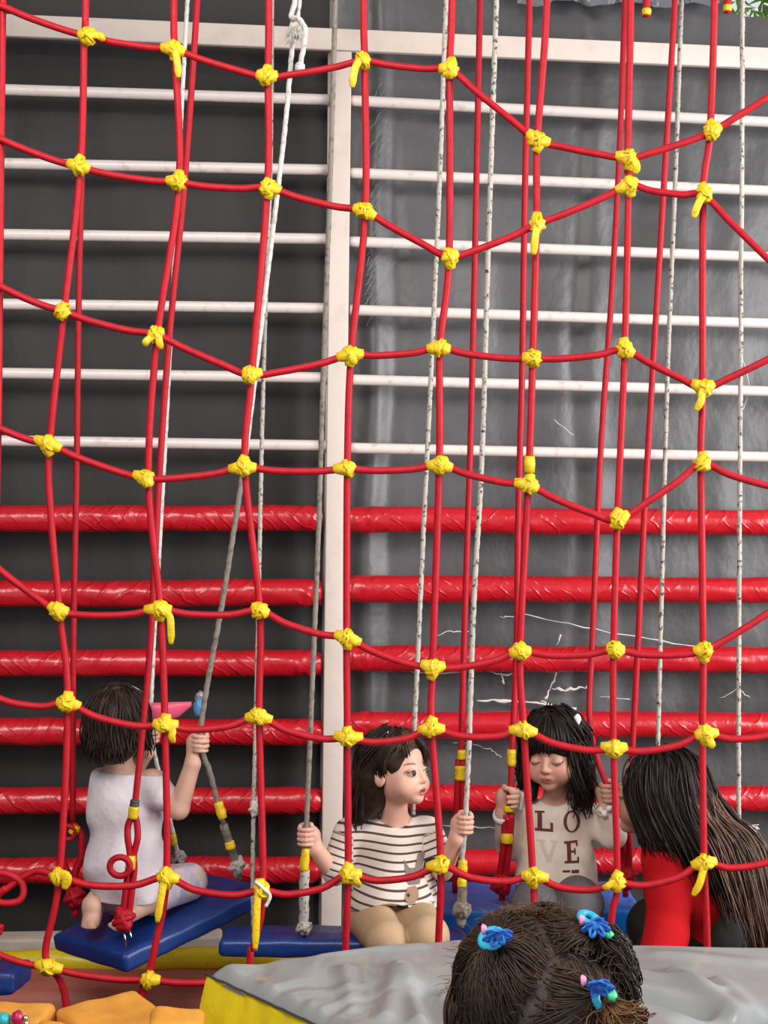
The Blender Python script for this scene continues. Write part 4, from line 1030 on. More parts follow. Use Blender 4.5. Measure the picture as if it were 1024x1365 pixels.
S.rc(an_l, an_l.lerp(kn_l, 0.25), 0.036, 0.036, 0.0, 's')
cloth(S, 'trousers', M['floral'], kid1, 0.002, 2.0)
S = SDF(hd.c - 0.17, hd.c + 0.17, 0.003)
S.ell(hd.w((0, -0.016, 0.028)), np.array((0.077, 0.092, 0.077)) * 0.98, hd.R, 0); S.ell(hd.w((0, -0.045, -0.035)), np.array((0.074, 0.060, 0.062)) * 0.98, hd.R, 0.03)
S.ell(hd.w((0, 0.085, -0.030)), (0.055, 0.065, 0.062), hd.R, 0.01, 's')
S.ell(hd.w((0.0, -0.025, 0.108)), (0.026, 0.026, 0.018), hd.R, 0.012)
hv = S.mesh(); hb = MB(); hb.add(hv[0].tolist(), hv[1].tolist())
gd = [fall(hd, a, a * 1.02, 82, 0.088 + 0.010 * math.sin(a * 0.05), 1.11, 0.004) for a in range(62, 299, 13)]
locks(hb, gd, 760, 0.0030, 0.005, seed=3, wave=0.006, wfreq=11, trim=0.12)
locks(hb, gd, 60, 0.0016, 0.010, seed=33, wave=0.012, wfreq=9, trim=0.2)
for i in range(26):
    a = random.uniform(0, 6.28); c1 = Vector(hd.w((0, -0.02, 0.108))); d = Vector((math.cos(a) * 0.7, math.sin(a) * 0.7, 0.8)).normalized()
    hb.tube(cat([c1, c1 + d * 0.016, c1 + d * 0.022 + Vector((math.cos(a), math.sin(a), -0.3)) * 0.02], 5), [0.004 * (1 - k / 14) for k in range(11)], 5)
hair1 = hb.build('hair', M['hair_brown'], kid1)
b_ = MB(); b_.tube([scalp(hd, -128, e, 1.19) for e in range(6, 90, 7)] + [scalp(hd, 52, e, 1.19) for e in range(86, 10, -7)], 0.0030, 8)
b_.build('headband', mat('grey headband', (0.36, 0.32, 0.29), 0.3), hair1)
# pink pouch with blue cap
pk = empty('drink_pouch', P(226, 958, 3.94)); tag(pk, 'pink pouch with blue cap held up beside the head of the kneeling child', 'pouch')
b_ = MB(); prof = [(196, 937, 958), (205, 936.5, 962), (220, 936, 962), (236, 935, 956), (248, 935, 947), (256, 935, 941)]
b_.tube([P(x, (a + c) / 2, 3.93) for x, a, c in prof], [(c - a) / 2 * 3.93 / F for x, a, c in prof], 14, flat=0.5); b_.build('pouch', mat('pink plastic', (0.85, 0.10, 0.20), 0.4), pk)
b_ = MB(); b_.ball(P(265, 944, 3.93), 0.021, 6, 0.25, 3, sq=(0.75, 0.7, 1.15)); b_.build('blue_cap', mat('light blue plastic', (0.07, 0.27, 0.55), 0.4), pk)
b_ = MB(); b_.ball(P(268, 931, 3.935), 0.020, 9, 0.5, 3, sq=(0.8, 0.5, 1.0)); b_.build('clear_wrap', mat('cloudy clear plastic', (0.42, 0.44, 0.46), 0.25, var=(60, (0.2, 0.2, 0.22), 0.4, 0.6)), pk)

# ------------------------------------------------------------------ 2. child in the striped shirt, middle swing
hd = Head(P(529, 1027, 3.70), headframe(54, 4, 2), 0.98)
S = SDF((P(385, 1400, 3.7).x, 3.36, 0.30), (P(650, 1000, 3.7).x, 3.95, P(530, 960, 3.7).z), 0.0030)
hd.sdf(S, 0.0035)
shr, elr, wrr = P(464, 1111, 3.74), P(447, 1166, 3.72), P(420, 1131, 3.675)
shl, ell_, wrl = P(571, 1109, 3.74), P(590, 1160, 3.72), P(609, 1118, 3.675)
S.rc(P(527, 1098, 3.74), hd.w((0, -0.012, -0.04)), 0.035, 0.033, 0.018)
def torso2(S, g=0.0, k=0.035):
    S.ell(P(522, 1140, 3.75), (0.092 + g, 0.066 + g, 0.10 + g), None, 0)
    S.ell(P(525, 1190, 3.75), (0.096 + g, 0.076 + g, 0.075 + g), None, k)
    S.rc(P(474, 1112, 3.745), P(564, 1110, 3.745), 0.032 + g, 0.032 + g, k)
torso2(S)
S.rc(shr, elr, 0.032, 0.027, 0.015); S.rc(elr, wrr, 0.027, 0.020, 0.008); grip(S, P(408, 1114, 3.667), (0.03, 0, 1), wrr, -1, 0.0085)
S.rc(shl, ell_, 0.032, 0.027, 0.015); S.rc(ell_, wrl, 0.027, 0.020, 0.008); grip(S, P(620, 1098, 3.667), (-0.03, 0, 1), wrl, 1, 0.0085)
def legs2(S, g=0.0, k=0.02):
    for hx, kx, kr in ((490, 517, 6.0), (546, 571, 0.0)):
        hp, kn, an = P(hx, 1218, 3.77), P(kx, 1249 + kr, 3.50), P(kx + 3, 1247, 3.50)
        an = Vector((an.x, 3.53, 0.36))
        S.rc(hp, kn, 0.060 + g, 0.045 + g, 0.003); S.rc(kn, an, 0.043 + g, 0.032 + g, 0.015); S.ell(kn + Vector((0, -0.016, 0.006)), (0.034 + g, 0.030 + g, 0.032 + g), None, 0.015)
legs2(S)
for kx in (520, 574):
    p = P(kx, 1236, 3.5); S.rc((p.x, 3.53, 0.36), (p.x, 3.45, 0.325), 0.028, 0.02, 0.012)
base = Vector((P(525, 1240, 3.75).x, 3.75, P(525, 1240, 3.75).z - 0.02))
kid2 = person_mesh(S, 'person', base, (0.69, 0.385, 0.29), hd, dict(mouth=0.0035, gaze=(0.001, 0.0)))
tag(kid2, 'child in striped shirt sitting on the middle swing, looking right with mouth open', 'person')
S = SDF((P(425, 1240, 3.7).x, 3.58, P(525, 1232, 3.7).z), (P(620, 1080, 3.7).x, 3.92, P(525, 1075, 3.7).z), 0.0027)
torso2(S, 0.010); S.rc(P(525, 1180, 3.75), P(526, 1206, 3.73), 0.106, 0.122, 0.03)
e1, e2 = shr.lerp(elr, 0.80), shl.lerp(ell_, 0.55)
S.rc(shr, e1, 0.039, 0.046, 0.02); S.rc(shl, e2, 0.039, 0.045, 0.02)
S.ell(P(533, 1084, 3.67), (0.046, 0.075, 0.052), None, 0.006, 's'); S.ell(P(527, 1085, 3.75), (0.043, 0.06, 0.030), None, 0.01, 's')
S.rc(e1.lerp(elr, 0.5) * 1.0, elr + (elr - shr) * 0.5, 0.040, 0.050, 0.0, 's') if False else None
hem = P(525, 1206, 3.66)
S.field(lambda X, Y, Z: np.maximum(0, (hem.z + 0.012 * np.sin(X * 34 + 1) + 0.010 * np.sin(X * 15) - Z)) * 2.0)
tee2 = cloth(S, 't_shirt', M['stripe'], kid2, 0.0026, 3.0, (26, 12, 20))
Vw = np.array([tuple(v.co) for v in tee2.data.vertices]) + np.array(worldloc(tee2))
zz = Vw[:, 2] + 0.004 * np.sin(Vw[:, 0] * 26) + 0.10 * (Vw[:, 0] - P(520, 1150, 3.75).x) ** 2
def armc(V, a, c):
    a = np.array(a); c = np.array(c); d = c - a; L = np.linalg.norm(d); d = d / L; r = V - a
    s_ = r @ d; rad = np.linalg.norm(r - s_[:, None] * d, axis=1); return s_, rad
sv = zz / 0.0212
for a, c, sg in ((shr, elr, -1), (shl, ell_, 1)):
    s_, rad = armc(Vw, a, c)
    mk = (s_ > 0.004) & (rad < 0.056) & ((Vw[:, 0] - (a.x - sg * 0.015)) * sg > 0)
    sv = np.where(mk, -s_ / 0.0185 + 0.4, sv)
setfloat(tee2, 'stripe', sv + 50.0)
tb = bvh(tee2)
project('cat_applique', [
    (0, ((538, 1137), (545, 1148), (545, 1168), (541, 1164))), (0, ((545, 1148), (553, 1149), (556, 1168), (545, 1168))), (0, ((553, 1149), (557, 1131), (566, 1130), (559, 1168))),
    (0, ((553, 1149), (559, 1160), (559, 1168), (553, 1168))),
    (2, ((543, 1170), (553, 1169), (557, 1175), (540, 1176))), (2, ((540, 1176), (557, 1175), (557, 1181), (539, 1182))), (2, ((539, 1182), (557, 1181), (552, 1187), (543, 1187))), (1, ((541, 1177.5), (543.5, 1175.5), (546, 1178), (543.5, 1180.5))),
    (1, ((528, 1190), (553, 1188), (553, 1194), (530, 1197))), (3, ((543, 1189.5), (551.5, 1189), (551.5, 1192.5), (543, 1193)))], 3.74, tb, tee2,
    [M['cat_grey'], M['patch_dark'], M['patch_tan'], M['white_cloth']])
project('sleeve_patch', [(0, ((566, 1139), (581, 1135), (580, 1156), (562, 1159))), (1, ((570, 1142), (578, 1138), (578, 1148), (573, 1150)))], 3.74, tb, tee2, [M['patch_dark'], M['print_pale']])
S = SDF((P(440, 1300, 3.7).x, 3.40, 0.36), (P(620, 1000, 3.6).x, 3.92, P(525, 1150, 3.7).z), 0.0035)
legs2(S, 0.006); S.ell(P(525, 1200, 3.75), (0.098, 0.078, 0.06), None, 0.03); 
cloth(S, 'leggings', M['khaki'], kid2, 0.0016, 4.0)
b_ = MB()
for i in range(12): b_.ball(P(574 + i * 1.2, 1206 + 3.5 * math.sin(i * 0.6), 3.655 - 0.01 * math.sin(i / 4)), 0.0065, i, 0.4, 2)
b_.build('white_trim', M['white_cloth'], tee2)
S = SDF(hd.c - np.array((0.17, 0.17, 0.22)), hd.c + 0.16, 0.003)
S.ell(hd.w((0, -0.018, 0.030)), (0.075, 0.088, 0.075), hd.R, 0)
S.ell(hd.w((0.0, -0.058, -0.03)), (0.066, 0.045, 0.08), hd.R, 0.03)
S.rc(hd.w((0.035, -0.052, -0.02)), P(487, 1080, 3.70), 0.046, 0.026, 0.03)
S.ell(hd.w((0.0, 0.082, -0.022)), (0.062, 0.062, 0.082), hd.R, 0.008, 's'); S.ell(hd.w((0.080, 0.006, -0.014)), (0.028, 0.024, 0.030), hd.R, 0.006, 's')
hv = S.mesh(); hb = MB(); hb.add(hv[0].tolist(), hv[1].tolist())
# back and side hair falling to the shoulder
gd = [fall(hd, a0, a1, 82, dr, 1.07, o_) for a0, a1, dr, o_ in ((55, 118, .130, 0.0), (72, 122, .15, 0.006), (90, 130, .165, 0.014), (110, 140, .165, 0.016), (130, 150, .16, 0.010), (155, 165, .15, 0), (185, 185, .14, 0), (215, 210, .14, 0), (245, 235, .14, 0), (265, 250, .13, 0))]
locks(hb, gd, 1000, 0.0028, 0.006, seed=5, wave=0.007, wfreq=8, trim=0.14)
# lock drawn from the parting across the temple, over the ear's front
gd = [[scalp(hd, a0, 80, 1.07), scalp(hd, a0 * 0.9 + 12, 55, 1.10), scalp(hd, a1, 32, 1.10), scalp(hd, a1 + 14, 8, 1.08), scalp(hd, a1 + 18, -12, 1.06), scalp(hd, a1 + 20, -30, 1.0)] for a0, a1 in ((20, 56), (30, 62), (45, 68), (60, 76))]
locks(hb, gd, 130, 0.0034, 0.003, seed=6, trim=0.2)
gd = [[scalp(hd, a0, 78, 1.08), scalp(hd, a0, 55, 1.10), scalp(hd, a1, 34, 1.10), scalp(hd, a1, 18, 1.08), scalp(hd, a1 + 3, 8, 1.06)] for a0, a1 in ((18, 30), (26, 40))]
locks(hb, gd, 36, 0.0022, 0.003, seed=7, trim=0.3)
gd = [[scalp(hd, a0, 80, 1.07), scalp(hd, a0, 60, 1.10), scalp(hd, a1, 40, 1.10), scalp(hd, a1 - 10, 15, 1.10), scalp(hd, a1 - 14, -10, 1.08)] for a0, a1 in ((0, -18), (-15, -34), (-30, -48), (-60, -75))]
locks(hb, gd, 120, 0.0032, 0.004, seed=8, trim=0.2)
hair2 = hb.build('hair', M['hair_brown'], kid2)
hb = MB()
gd = [[scalp(hd, a0, 70, 1.11), scalp(hd, a0, 52, 1.13), scalp(hd, a1, 34, 1.13), scalp(hd, a1 + 3, 20, 1.10)] for a0, a1 in ((10, 14), (22, 32), (36, 50))]
locks(hb, gd, 46, 0.0018, 0.004, seed=9, trim=0.3); hb.build('light_strands', M['hair_gold'], hair2)
b_ = MB(); pc = P(519, 1002, 3.60)
for i in range(6): b_.ball(scalp(hd, 66 + (i % 2) * 5, 34 + 5 * i, 1.17), 0.0042, i, 0.1, 2)
b_.build('hair_clip', M['pearl'], hair2)

# ------------------------------------------------------------------ 3. child in the cream shirt, right swing
hd = Head(P(740, 1003, 3.92), headframe(-26, -10, -3), 1.04)
S = SDF((P(645, 1300, 3.9).x, 3.50, 0.40), (P(850, 1000, 3.9).x + 0.02, 4.20, P(740, 930, 3.9).z), 0.0032)
hd.sdf(S)
shr, elr, wrr = P(700, 1086, 3.96), P(679, 1130, 3.985), P(670, 1086, 3.885)
shl, ell_, wrl = P(783, 1088, 3.95), P(818, 1116, 3.91), P(808, 1078, 3.885)
S.rc(P(741, 1080, 3.96), hd.w((0, -0.012, -0.04)), 0.037, 0.035, 0.018)
def torso3(S, g=0.0, k=0.035):
    S.ell(P(741, 1125, 3.965), (0.088 + g, 0.068 + g, 0.115 + g), None, 0)
    S.ell(P(742, 1170, 3.965), (0.096 + g, 0.080 + g, 0.075 + g), None, k)
    S.rc(P(706, 1088, 3.955), P(777, 1088, 3.955), 0.034 + g, 0.034 + g, k)
torso3(S)
S.rc(shr, elr, 0.034, 0.028, 0.015); S.rc(elr, wrr, 0.028, 0.020, 0.008); grip(S, P(680, 1063, 3.868), (0.05, 0, 1), wrr, -1, 0.0095, 1.05)
S.rc(shl, ell_, 0.034, 0.028, 0.015); S.rc(ell_, wrl, 0.028, 0.020, 0.008); grip(S, P(812, 1056, 3.878), (-0.1, 0, 1), wrl, 1, 0.0095, 1.05)
def legs3(S, g=0.0, k=0.02):
    for hx, kx in ((720, 714), (765, 774)):
        hp, kn = P(hx, 1196, 3.97), P(kx, 1206, 3.70); an = Vector((kn.x, 3.72, 0.45))
        S.rc(hp, kn, 0.064 + g, 0.054 + g, 0.004); S.rc(kn, an, 0.050 + g, 0.036 + g, 0.015)
legs3(S)
base = Vector((P(741, 1220, 3.97).x, 3.97, P(741, 1205, 3.97).z - 0.03))
kid3 = person_mesh(S, 'person', base, (0.62, 0.34, 0.255), hd, dict(closed=True))
tag(kid3, 'child with long dark curls in cream lettered shirt on the right swing, looking down', 'person')
S = SDF((P(645, 1230, 3.9).x, 3.74, P(740, 1215, 3.9).z), (P(845, 1050, 3.9).x + 0.02, 4.14, P(740, 1050, 3.9).z), 0.0029)
torso3(S, 0.010); S.rc(P(741, 1150, 3.965), P(742, 1186, 3.95), 0.103, 0.112, 0.03)
for a, b2, c in ((shr, elr, wrr), (shl, ell_, wrl)):
    S.rc(a, b2, 0.040, 0.035, 0.02); S.rc(b2, b2.lerp(c, 0.86), 0.035, 0.027, 0.015)
S.ell(P(741, 1058, 3.93), (0.045, 0.07, 0.030), None, 0.008, 's')
hem = P(741, 1186, 3.88)
S.field(lambda X, Y, Z: np.maximum(0, (hem.z + 0.008 * np.sin(X * 40 + 1) + 0.008 * np.sin(X * 17) - Z)) * 2.0)
tee3 = cloth(S, 'long_sleeved_shirt', M['cream'], kid3, 0.0036, 5.0, (24, 10, 22))
tb = bvh(tee3)
def stroke(x0, y0, x1, y1, x2, y2, x3, y3, m_=0): return (m_, ((x0, y0), (x1, y1), (x2, y2), (x3, y3)))
def rect(x0, y0, x1, y1, m_=0): return (m_, ((x0, y0), (x1, y0), (x1, y1), (x0, y1)))
LT = [rect(715.5, 1081, 721.5, 1102.5), rect(712, 1079, 725, 1081.5), rect(712, 1101.5, 735.5, 1105), rect(732, 1093.5, 735.5, 1101.5)]         # L
cx, cy = 760.5, 1092.0
for i in range(20):                                                                                                            # O
    a0, a1 = 2 * math.pi * i / 20, 2 * math.pi * (i + 1) / 20
    def ring(a, o): return (cx + (11.5 if o else 6.4 + 0.6) * math.cos(a), cy + (14.0 if o else 12.2) * math.sin(a))
    LT.append((0, (ring(a0, 1), ring(a1, 1), ring(a1, 0), ring(a0, 0))))
LT += [rect(752.5, 1118, 758.0, 1141), rect(749, 1116, 767.5, 1118.8), rect(749, 1140.5, 768.5, 1143.3), rect(758, 1127.6, 764, 1130.2), rect(765, 1118.8, 767.5, 1123), rect(766, 1136, 768.5, 1140.5), rect(762.4, 1125, 764.4, 1133)]   # E
LT += [(1, ((716, 1117), (722, 1117), (730, 1139), (726, 1143))), (1, ((735, 1117), (739, 1117), (730, 1143), (727, 1138))), rect(713.5, 1115.5, 725, 1117.5, 1), rect(731, 1115.5, 741, 1117.5, 1)]   # V, worn pale
LT += [rect(746, 1152, 756, 1154.5), rect(758, 1152, 768, 1156)]
for nm, q in (('letter', LT[0:4]), ('letter', LT[4:24]), ('letter', LT[24:31]), ('worn_letter', LT[31:35]), ('print_line', LT[35:])):
    project(nm, q, 3.93, tb, tee3, [M['print_dark'], M['print_pale']], 2.5)
for c, d in ((wrr, (wrr - elr)), (wrl, (wrl - ell_))):
    b_ = MB(); d = d.normalized(); e = Vector(c) - d * 0.004; pts = [e - d * 0.012, e, e + d * 0.012]; b_.tube(pts, [0.026, 0.028, 0.025], 14)
    for i in range(9 if c is wrl else 0): b_.ball(wrl + Vector((0.018 * math.cos(i * 0.7), 0.026 * math.sin(i * 0.7) - 0.006, 0.010 * math.sin(i * 1.9))), 0.009, i, 0.4, 2)
    b_.build('cuff', M['white_cloth'], tee3)
b_ = MB(); V, f = quadgrid((P(688, 1052, 3.90), P(698, 1056, 3.90), P(699, 1080, 3.91), P(690, 1078, 3.90)), 8, 10, lambda p, u, v: p + Vector((0, 0.010 * math.sin(u * 5 + v * 3), 0)))
n_ = len(V); b_.add(V + [q + Vector((0, 0.008, 0)) for q in V], [tuple(reversed(q)) for q in f] + [tuple(k + n_ for k in q) for q in f]); b_.build('shoulder_frill', M['white_cloth'], tee3)
S = SDF((P(655, 1300, 3.9).x, 3.55, 0.46), (P(830, 1000, 3.9).x, 4.12, P(741, 1140, 3.9).z), 0.0035)
legs3(S, 0.006); S.ell(P(742, 1182, 3.965), (0.098, 0.080, 0.05), None, 0.03)
cloth(S, 'leggings', M['grey_leg'], kid3, 0.0014, 6.0)
S = SDF(hd.c - np.array((0.18, 0.18, 0.24)), hd.c + 0.17, 0.0032)
S.ell(hd.w((0, -0.018, 0.030)), np.array((0.078, 0.092, 0.078)) * 1.04, hd.R, 0)
S.ell(hd.w((0.0, -0.052, -0.045)), (0.076, 0.050, 0.09), hd.R, 0.03)
S.rc(hd.w((-0.075, -0.01, -0.03)), P(781, 1066, 3.92), 0.032, 0.022, 0.02); S.rc(hd.w((0.070, -0.02, -0.03)), P(708, 1062, 3.93), 0.026, 0.018, 0.02)
S.ell(hd.w((0.0, 0.080, -0.038)), (0.060, 0.062, 0.064), hd.R, 0.006, 's')
hv = S.mesh(); hb = MB(); hb.add(hv[0].tolist(), hv[1].tolist())
gd = [fall(hd, a, a, 84, dr, 1.09, 0.012) for a, dr in ((-58, .165), (-72, .175), (-90, .185), (-110, .18), (-135, .17), (-160, .15), (-185, .15), (-210, .15), (-235, .14), (-258, .135), (-275, .13), (-295, .125))]
locks(hb, gd, 1150, 0.0030, 0.008, seed=11, wave=0.013, wfreq=14, trim=0.14, segs=22)
gd = [[scalp(hd, a * 0.4, 82, 1.09), scalp(hd, a * 0.8, 60, 1.13), scalp(hd, a, 38, 1.14), scalp(hd, a, 20, 1.14), scalp(hd, a, 0, 1.13)] for a in (-62, -40, -20, 0, 20, 40, 62, 75)]
locks(hb, gd, 420, 0.0030, 0.003, seed=12, trim=0.04)
hair3 = hb.build('hair', M['hair_black'], kid3)
b_ = MB(); pc = Vector(scalp(hd, -78, 38, 1.16))
for sg in (-1, 1):
    b_.ball(pc + Vector((0.012 * sg * 0.5, -0.004, 0.014 * sg)), 0.013, 3 + sg, 0.3, 2, sq=(0.8, 0.6, 1.2))
b_.ball(pc, 0.007, 2, 0.2, 2); b_.build('hair_bow', M['white_cloth'], hair3)

# ------------------------------------------------------------------ 4. woman in red, crouching at the right
hd = Head(P(872, 1057, 3.72), headframe(-101, -2), 1.13, 1)
S = SDF((P(800, 1300, 3.7).x, 3.40, 0.0), (P(1075, 1000, 3.7).x, 4.08, P(870, 985, 3.7).z), 0.0042)
hd.sdf(S)
S.rc(P(902, 1120, 3.73), hd.w((0, -0.02, -0.04)), 0.052, 0.046, 0.02)
def torsoW(S, g=0.0, k=0.05):
    S.ell(P(925, 1175, 3.73), (0.105 + g, 0.135 + g, 0.125 + g), None, 0)
    S.rc(P(935, 1190, 3.73), P(985, 1275, 3.73), 0.110 + g, 0.125 + g, k)
    S.rc(P(893, 1142, 3.63), P(900, 1140, 3.85), 0.050 + g, 0.050 + g, k)
torsoW(S)
shl, ell_, wrl = P(898, 1148, 3.63), P(889, 1240, 3.58), P(862, 1330, 3.53)
shr, elr, wrr = P(900, 1145, 3.84), P(892, 1250, 3.86), P(876, 1330, 3.80)
for a, b2, c in ((shl, ell_, wrl), (shr, elr, wrr)):
    S.rc(a, b2, 0.043, 0.036, 0.02); S.rc(b2, c, 0.036, 0.026, 0.012)
    pc = c + (c - b2).normalized() * 0.045; dd = (c - b2).normalized()
    S.ell(pc, (0.032, 0.022, 0.044), None, 0.015)
    for i in range(4): S.rc(pc + Vector((0.010 - 0.004 * i, -0.024 + 0.016 * i, -0.03)), pc + Vector((0.004 - 0.006 * i, -0.028 + 0.018 * i, -0.085 - 0.006 * (i in (1, 2)))), 0.0085, 0.007, 0.002)
    S.rc(pc + Vector((0.018, -0.02, 0.01)), pc + Vector((0.032, -0.035, -0.03)), 0.010, 0.008, 0.006)
hipl, knl, anl = P(985, 1320, 3.66), P(884, 1275, 3.64), None
hipr, knr = P(985, 1320, 3.82), P(872, 1234, 3.84)
def legsW(S, g=0.0):
    for hp, kn in ((hipl, knl), (hipr, knr)):
        an = Vector((kn.x + 0.06, kn.y, 0.10))
        S.rc(hp, kn, 0.088 + g, 0.060 + g, 0.02); S.rc(kn, an, 0.056 + g, 0.040 + g, 0.02)
legsW(S)
for kn in (knl, knr): S.rc((kn.x + 0.06, kn.y, 0.07), (kn.x - 0.09, kn.y, 0.045), 0.042, 0.034, 0.02)
base = Vector((P(940, 1300, 3.74).x, 3.74, 0.0))
wom = person_mesh(S, 'person', base, (0.56, 0.30, 0.205), hd, dict(closed=True))
tag(wom, 'woman with long straight dark hair in red sweater crouching at the right edge', 'person')
S = SDF((P(815, 1300, 3.7).x, 3.42, P(940, 1340, 3.7).z), (P(1085, 1000, 3.7).x, 4.06, P(900, 1085, 3.7).z), 0.0042)
torsoW(S, 0.014); 
for a, b2, c in ((shl, ell_, wrl), (shr, elr, wrr)):
    S.rc(a, b2, 0.068, 0.054, 0.02); S.rc(b2, b2.lerp(c, 0.9), 0.056, 0.040, 0.02)
S.ell(P(898, 1100, 3.73), (0.072, 0.075, 0.06), None, 0.01, 's')
for (x0, y0, x1, y1) in ((880, 1176, 904, 1182), (882, 1204, 906, 1214), (884, 1226, 902, 1233)):
    S.rc(P(x0, y0, 3.584), P(x1, y1, 3.582), 0.014, 0.010, 0.016)      # soft sleeve folds
cloth(S, 'sweater', M['knit_red'], wom, 0.0075, 7.0, (15, 6, 12))
S = SDF((P(800, 1300, 3.7).x, 3.40, 0.08), (P(1085, 1000, 3.7).x, 4.06, P(900, 1180, 3.7).z), 0.0045)
legsW(S, 0.010); S.ell(P(985, 1315, 3.74), (0.13, 0.15, 0.10), None, 0.04)
cloth(S, 'trousers', M['black'], wom, 0.003, 8.0)
S = SDF(hd.c - np.array((0.2, 0.19, 0.26)), hd.c + np.array((0.24, 0.19, 0.17)), 0.0036)
S.ell(hd.w((0, -0.020, 0.028)), np.array((0.077, 0.090, 0.077)) * 1.10, hd.R, 0)
S.ell(hd.w((0.0, -0.045, -0.045)), np.array((0.074, 0.055, 0.085)) * 1.13, hd.R, 0.03)
S.rc(hd.w((-0.062, 0.026, 0.02)), P(868, 1112, 3.64), 0.040, 0.026, 0.03)
S.rc(hd.w((-0.05, -0.02, 0.0)), P(895, 1125, 3.62), 0.048, 0.030, 0.03)
S.rc(hd.w((0, -0.05, -0.025)), P(940, 1110, 3.70), 0.056, 0.040, 0.04)
S.ell(hd.w((0.0, 0.100, -0.035)), np.array((0.075, 0.062, 0.085)), hd.R, 0.006, 's')
hv = S.mesh(); hb = MB(); hb.add(hv[0].tolist(), hv[1].tolist())
def gp(L): return [P(*q) for q in L]
gw = [gp([(862, 1004, 3.70), (842, 1022, 3.64), (836, 1055, 3.625), (846, 1090, 3.61), (857, 1118, 3.60), (864, 1140, 3.60)]),
      gp([(868, 1002, 3.69), (856, 1020, 3.63), (852, 1055, 3.605), (862, 1090, 3.59), (872, 1115, 3.58), (884, 1140, 3.575)]),
      gp([(874, 1002, 3.68), (872, 1020, 3.62), (872, 1055, 3.59), (882, 1090, 3.575), (897, 1115, 3.565), (915, 1150, 3.555)]),
      gp([(880, 1002, 3.68), (890, 1020, 3.62), (893, 1055, 3.585), (902, 1090, 3.57), (920, 1130, 3.56), (945, 1180, 3.55)]),
      gp([(888, 1000, 3.69), (912, 1016, 3.63), (920, 1052, 3.59), (928, 1090, 3.575), (950, 1140, 3.555), (990, 1262, 3.54)]),
      gp([(892, 1000, 3.70), (921, 1017, 3.65), (934, 1056, 3.61), (948, 1095, 3.59), (978, 1145, 3.56), (1006, 1285, 3.535)]),
      gp([(894, 1000, 3.73), (927, 1020, 3.70), (942, 1060, 3.66), (962, 1096, 3.63), (998, 1140, 3.60), (1020, 1275, 3.55)]),
      gp([(890, 1001, 3.80), (928, 1022, 3.83), (948, 1064, 3.80), (978, 1100, 3.74), (1014, 1140, 3.69), (1034, 1240, 3.62)]),
      gp([(893, 1000, 3.77), (930, 1021, 3.77), (947, 1062, 3.72), (972, 1098, 3.69), (1008, 1140, 3.65), (1030, 1265, 3.58)])]
locks(hb, gw, 1300, 0.0027, 0.008, seed=21, segs=16, wave=0.006, wfreq=5, trim=0.08)
hair4 = hb.build('hair', M['hair_black'], wom)
hb = MB(); locks(hb, [g_[2:] for g_ in gw[4:]], 420, 0.0023, 0.011, seed=22, segs=14, wave=0.010, wfreq=5); hb.build('brown_lengths', mat('brown hair lengths', (0.13, 0.062, 0.036), 0.42, bump=(260, 0.3, 0.003), var=(30, (0.075, 0.036, 0.022), 0.45, 0.7)), hair4)
bag = empty('shoulder_bag', P(972, 1262, 3.56)); tag(bag, 'black shoulder bag at the hip of the woman in red', 'bag')
S = SDF(P(935, 1300, 3.45), (P(1015, 1180, 3.45).x, 3.68, P(970, 1180, 3.6).z), 0.004)
S.ell(P(980, 1246, 3.552), (0.046, 0.036, 0.070), None, 0); S.ell(P(964, 1260, 3.552), (0.036, 0.034, 0.050), None, 0.03)
V, f = S.mesh(); mesh_np('pouch', V, f, M['black'], bag)
b_ = MB(); b_.tube(cat([P(992, 1205, 3.56), P(1002, 1185, 3.565), P(1012, 1165, 3.60)], 8), 0.008, 8, flat=0.4); b_.build('strap', M['black'], bag)

# ------------------------------------------------------------------ 5. child in front of the mat, only the head in view
Y5 = 1.38
hd = Head(P(716, 1370, Y5), headframe(172, -3), 1.06)
S = SDF((hd.c[0] - 0.26, Y5 - 0.22, 0.0), (hd.c[0] + 0.26, Y5 + 0.24, hd.c[2] + 0.13), 0.005)
hd.sdf(S); nk = Vector(hd.w((0, -0.02, -0.15)))
S.rc(nk, hd.w((0, -0.012, -0.04)), 0.040, 0.038, 0.02)
x5, z5 = hd.c[0], hd.c[2]
for g_ in (0,):
    S.ell((x5, Y5, z5 - 0.29), (0.105, 0.075, 0.15), None, 0.03); S.rc((x5 - 0.085, Y5, z5 - 0.19), (x5 + 0.085, Y5, z5 - 0.19), 0.038, 0.038, 0.04)
    S.ell((x5, Y5, z5 - 0.45), (0.11, 0.085, 0.11), None, 0.04)
for q in (-1, 1):
    S.chain([(x5 + q * 0.115, Y5, z5 - 0.20), (x5 + q * 0.145, Y5 - 0.01, z5 - 0.36), (x5 + q * 0.15, Y5 + 0.04, z5 - 0.50)], [0.036, 0.029, 0.021], 0.012)
    hc = Vector((x5 + q * 0.15, Y5 + 0.05, z5 - 0.54)); S.ell(hc, (0.012, 0.026, 0.03), None, 0.01)
    for i in range(4): S.rc(hc + Vector((0, -0.018 + 0.012 * i, -0.02)), hc + Vector((-q * 0.008, -0.016 + 0.012 * i, -0.062 - 0.006 * (i in (1, 2)))), 0.0068, 0.0058, 0.001)
    S.rc(hc + Vector((0, 0.02, 0.01)), hc + Vector((-q * 0.01, 0.038, -0.022)), 0.0075, 0.006, 0.004)
    S.chain([(x5 + q * 0.055, Y5, z5 - 0.52), (x5 + q * 0.06, Y5 + 0.01, 0.33), (x5 + q * 0.065, Y5 - 0.01, 0.07)], [0.07, 0.048, 0.034], 0.02)
    S.rc((x5 + q * 0.065, Y5 - 0.02, 0.04), (x5 + q * 0.075, Y5 + 0.11, 0.032), 0.036, 0.030, 0.02)
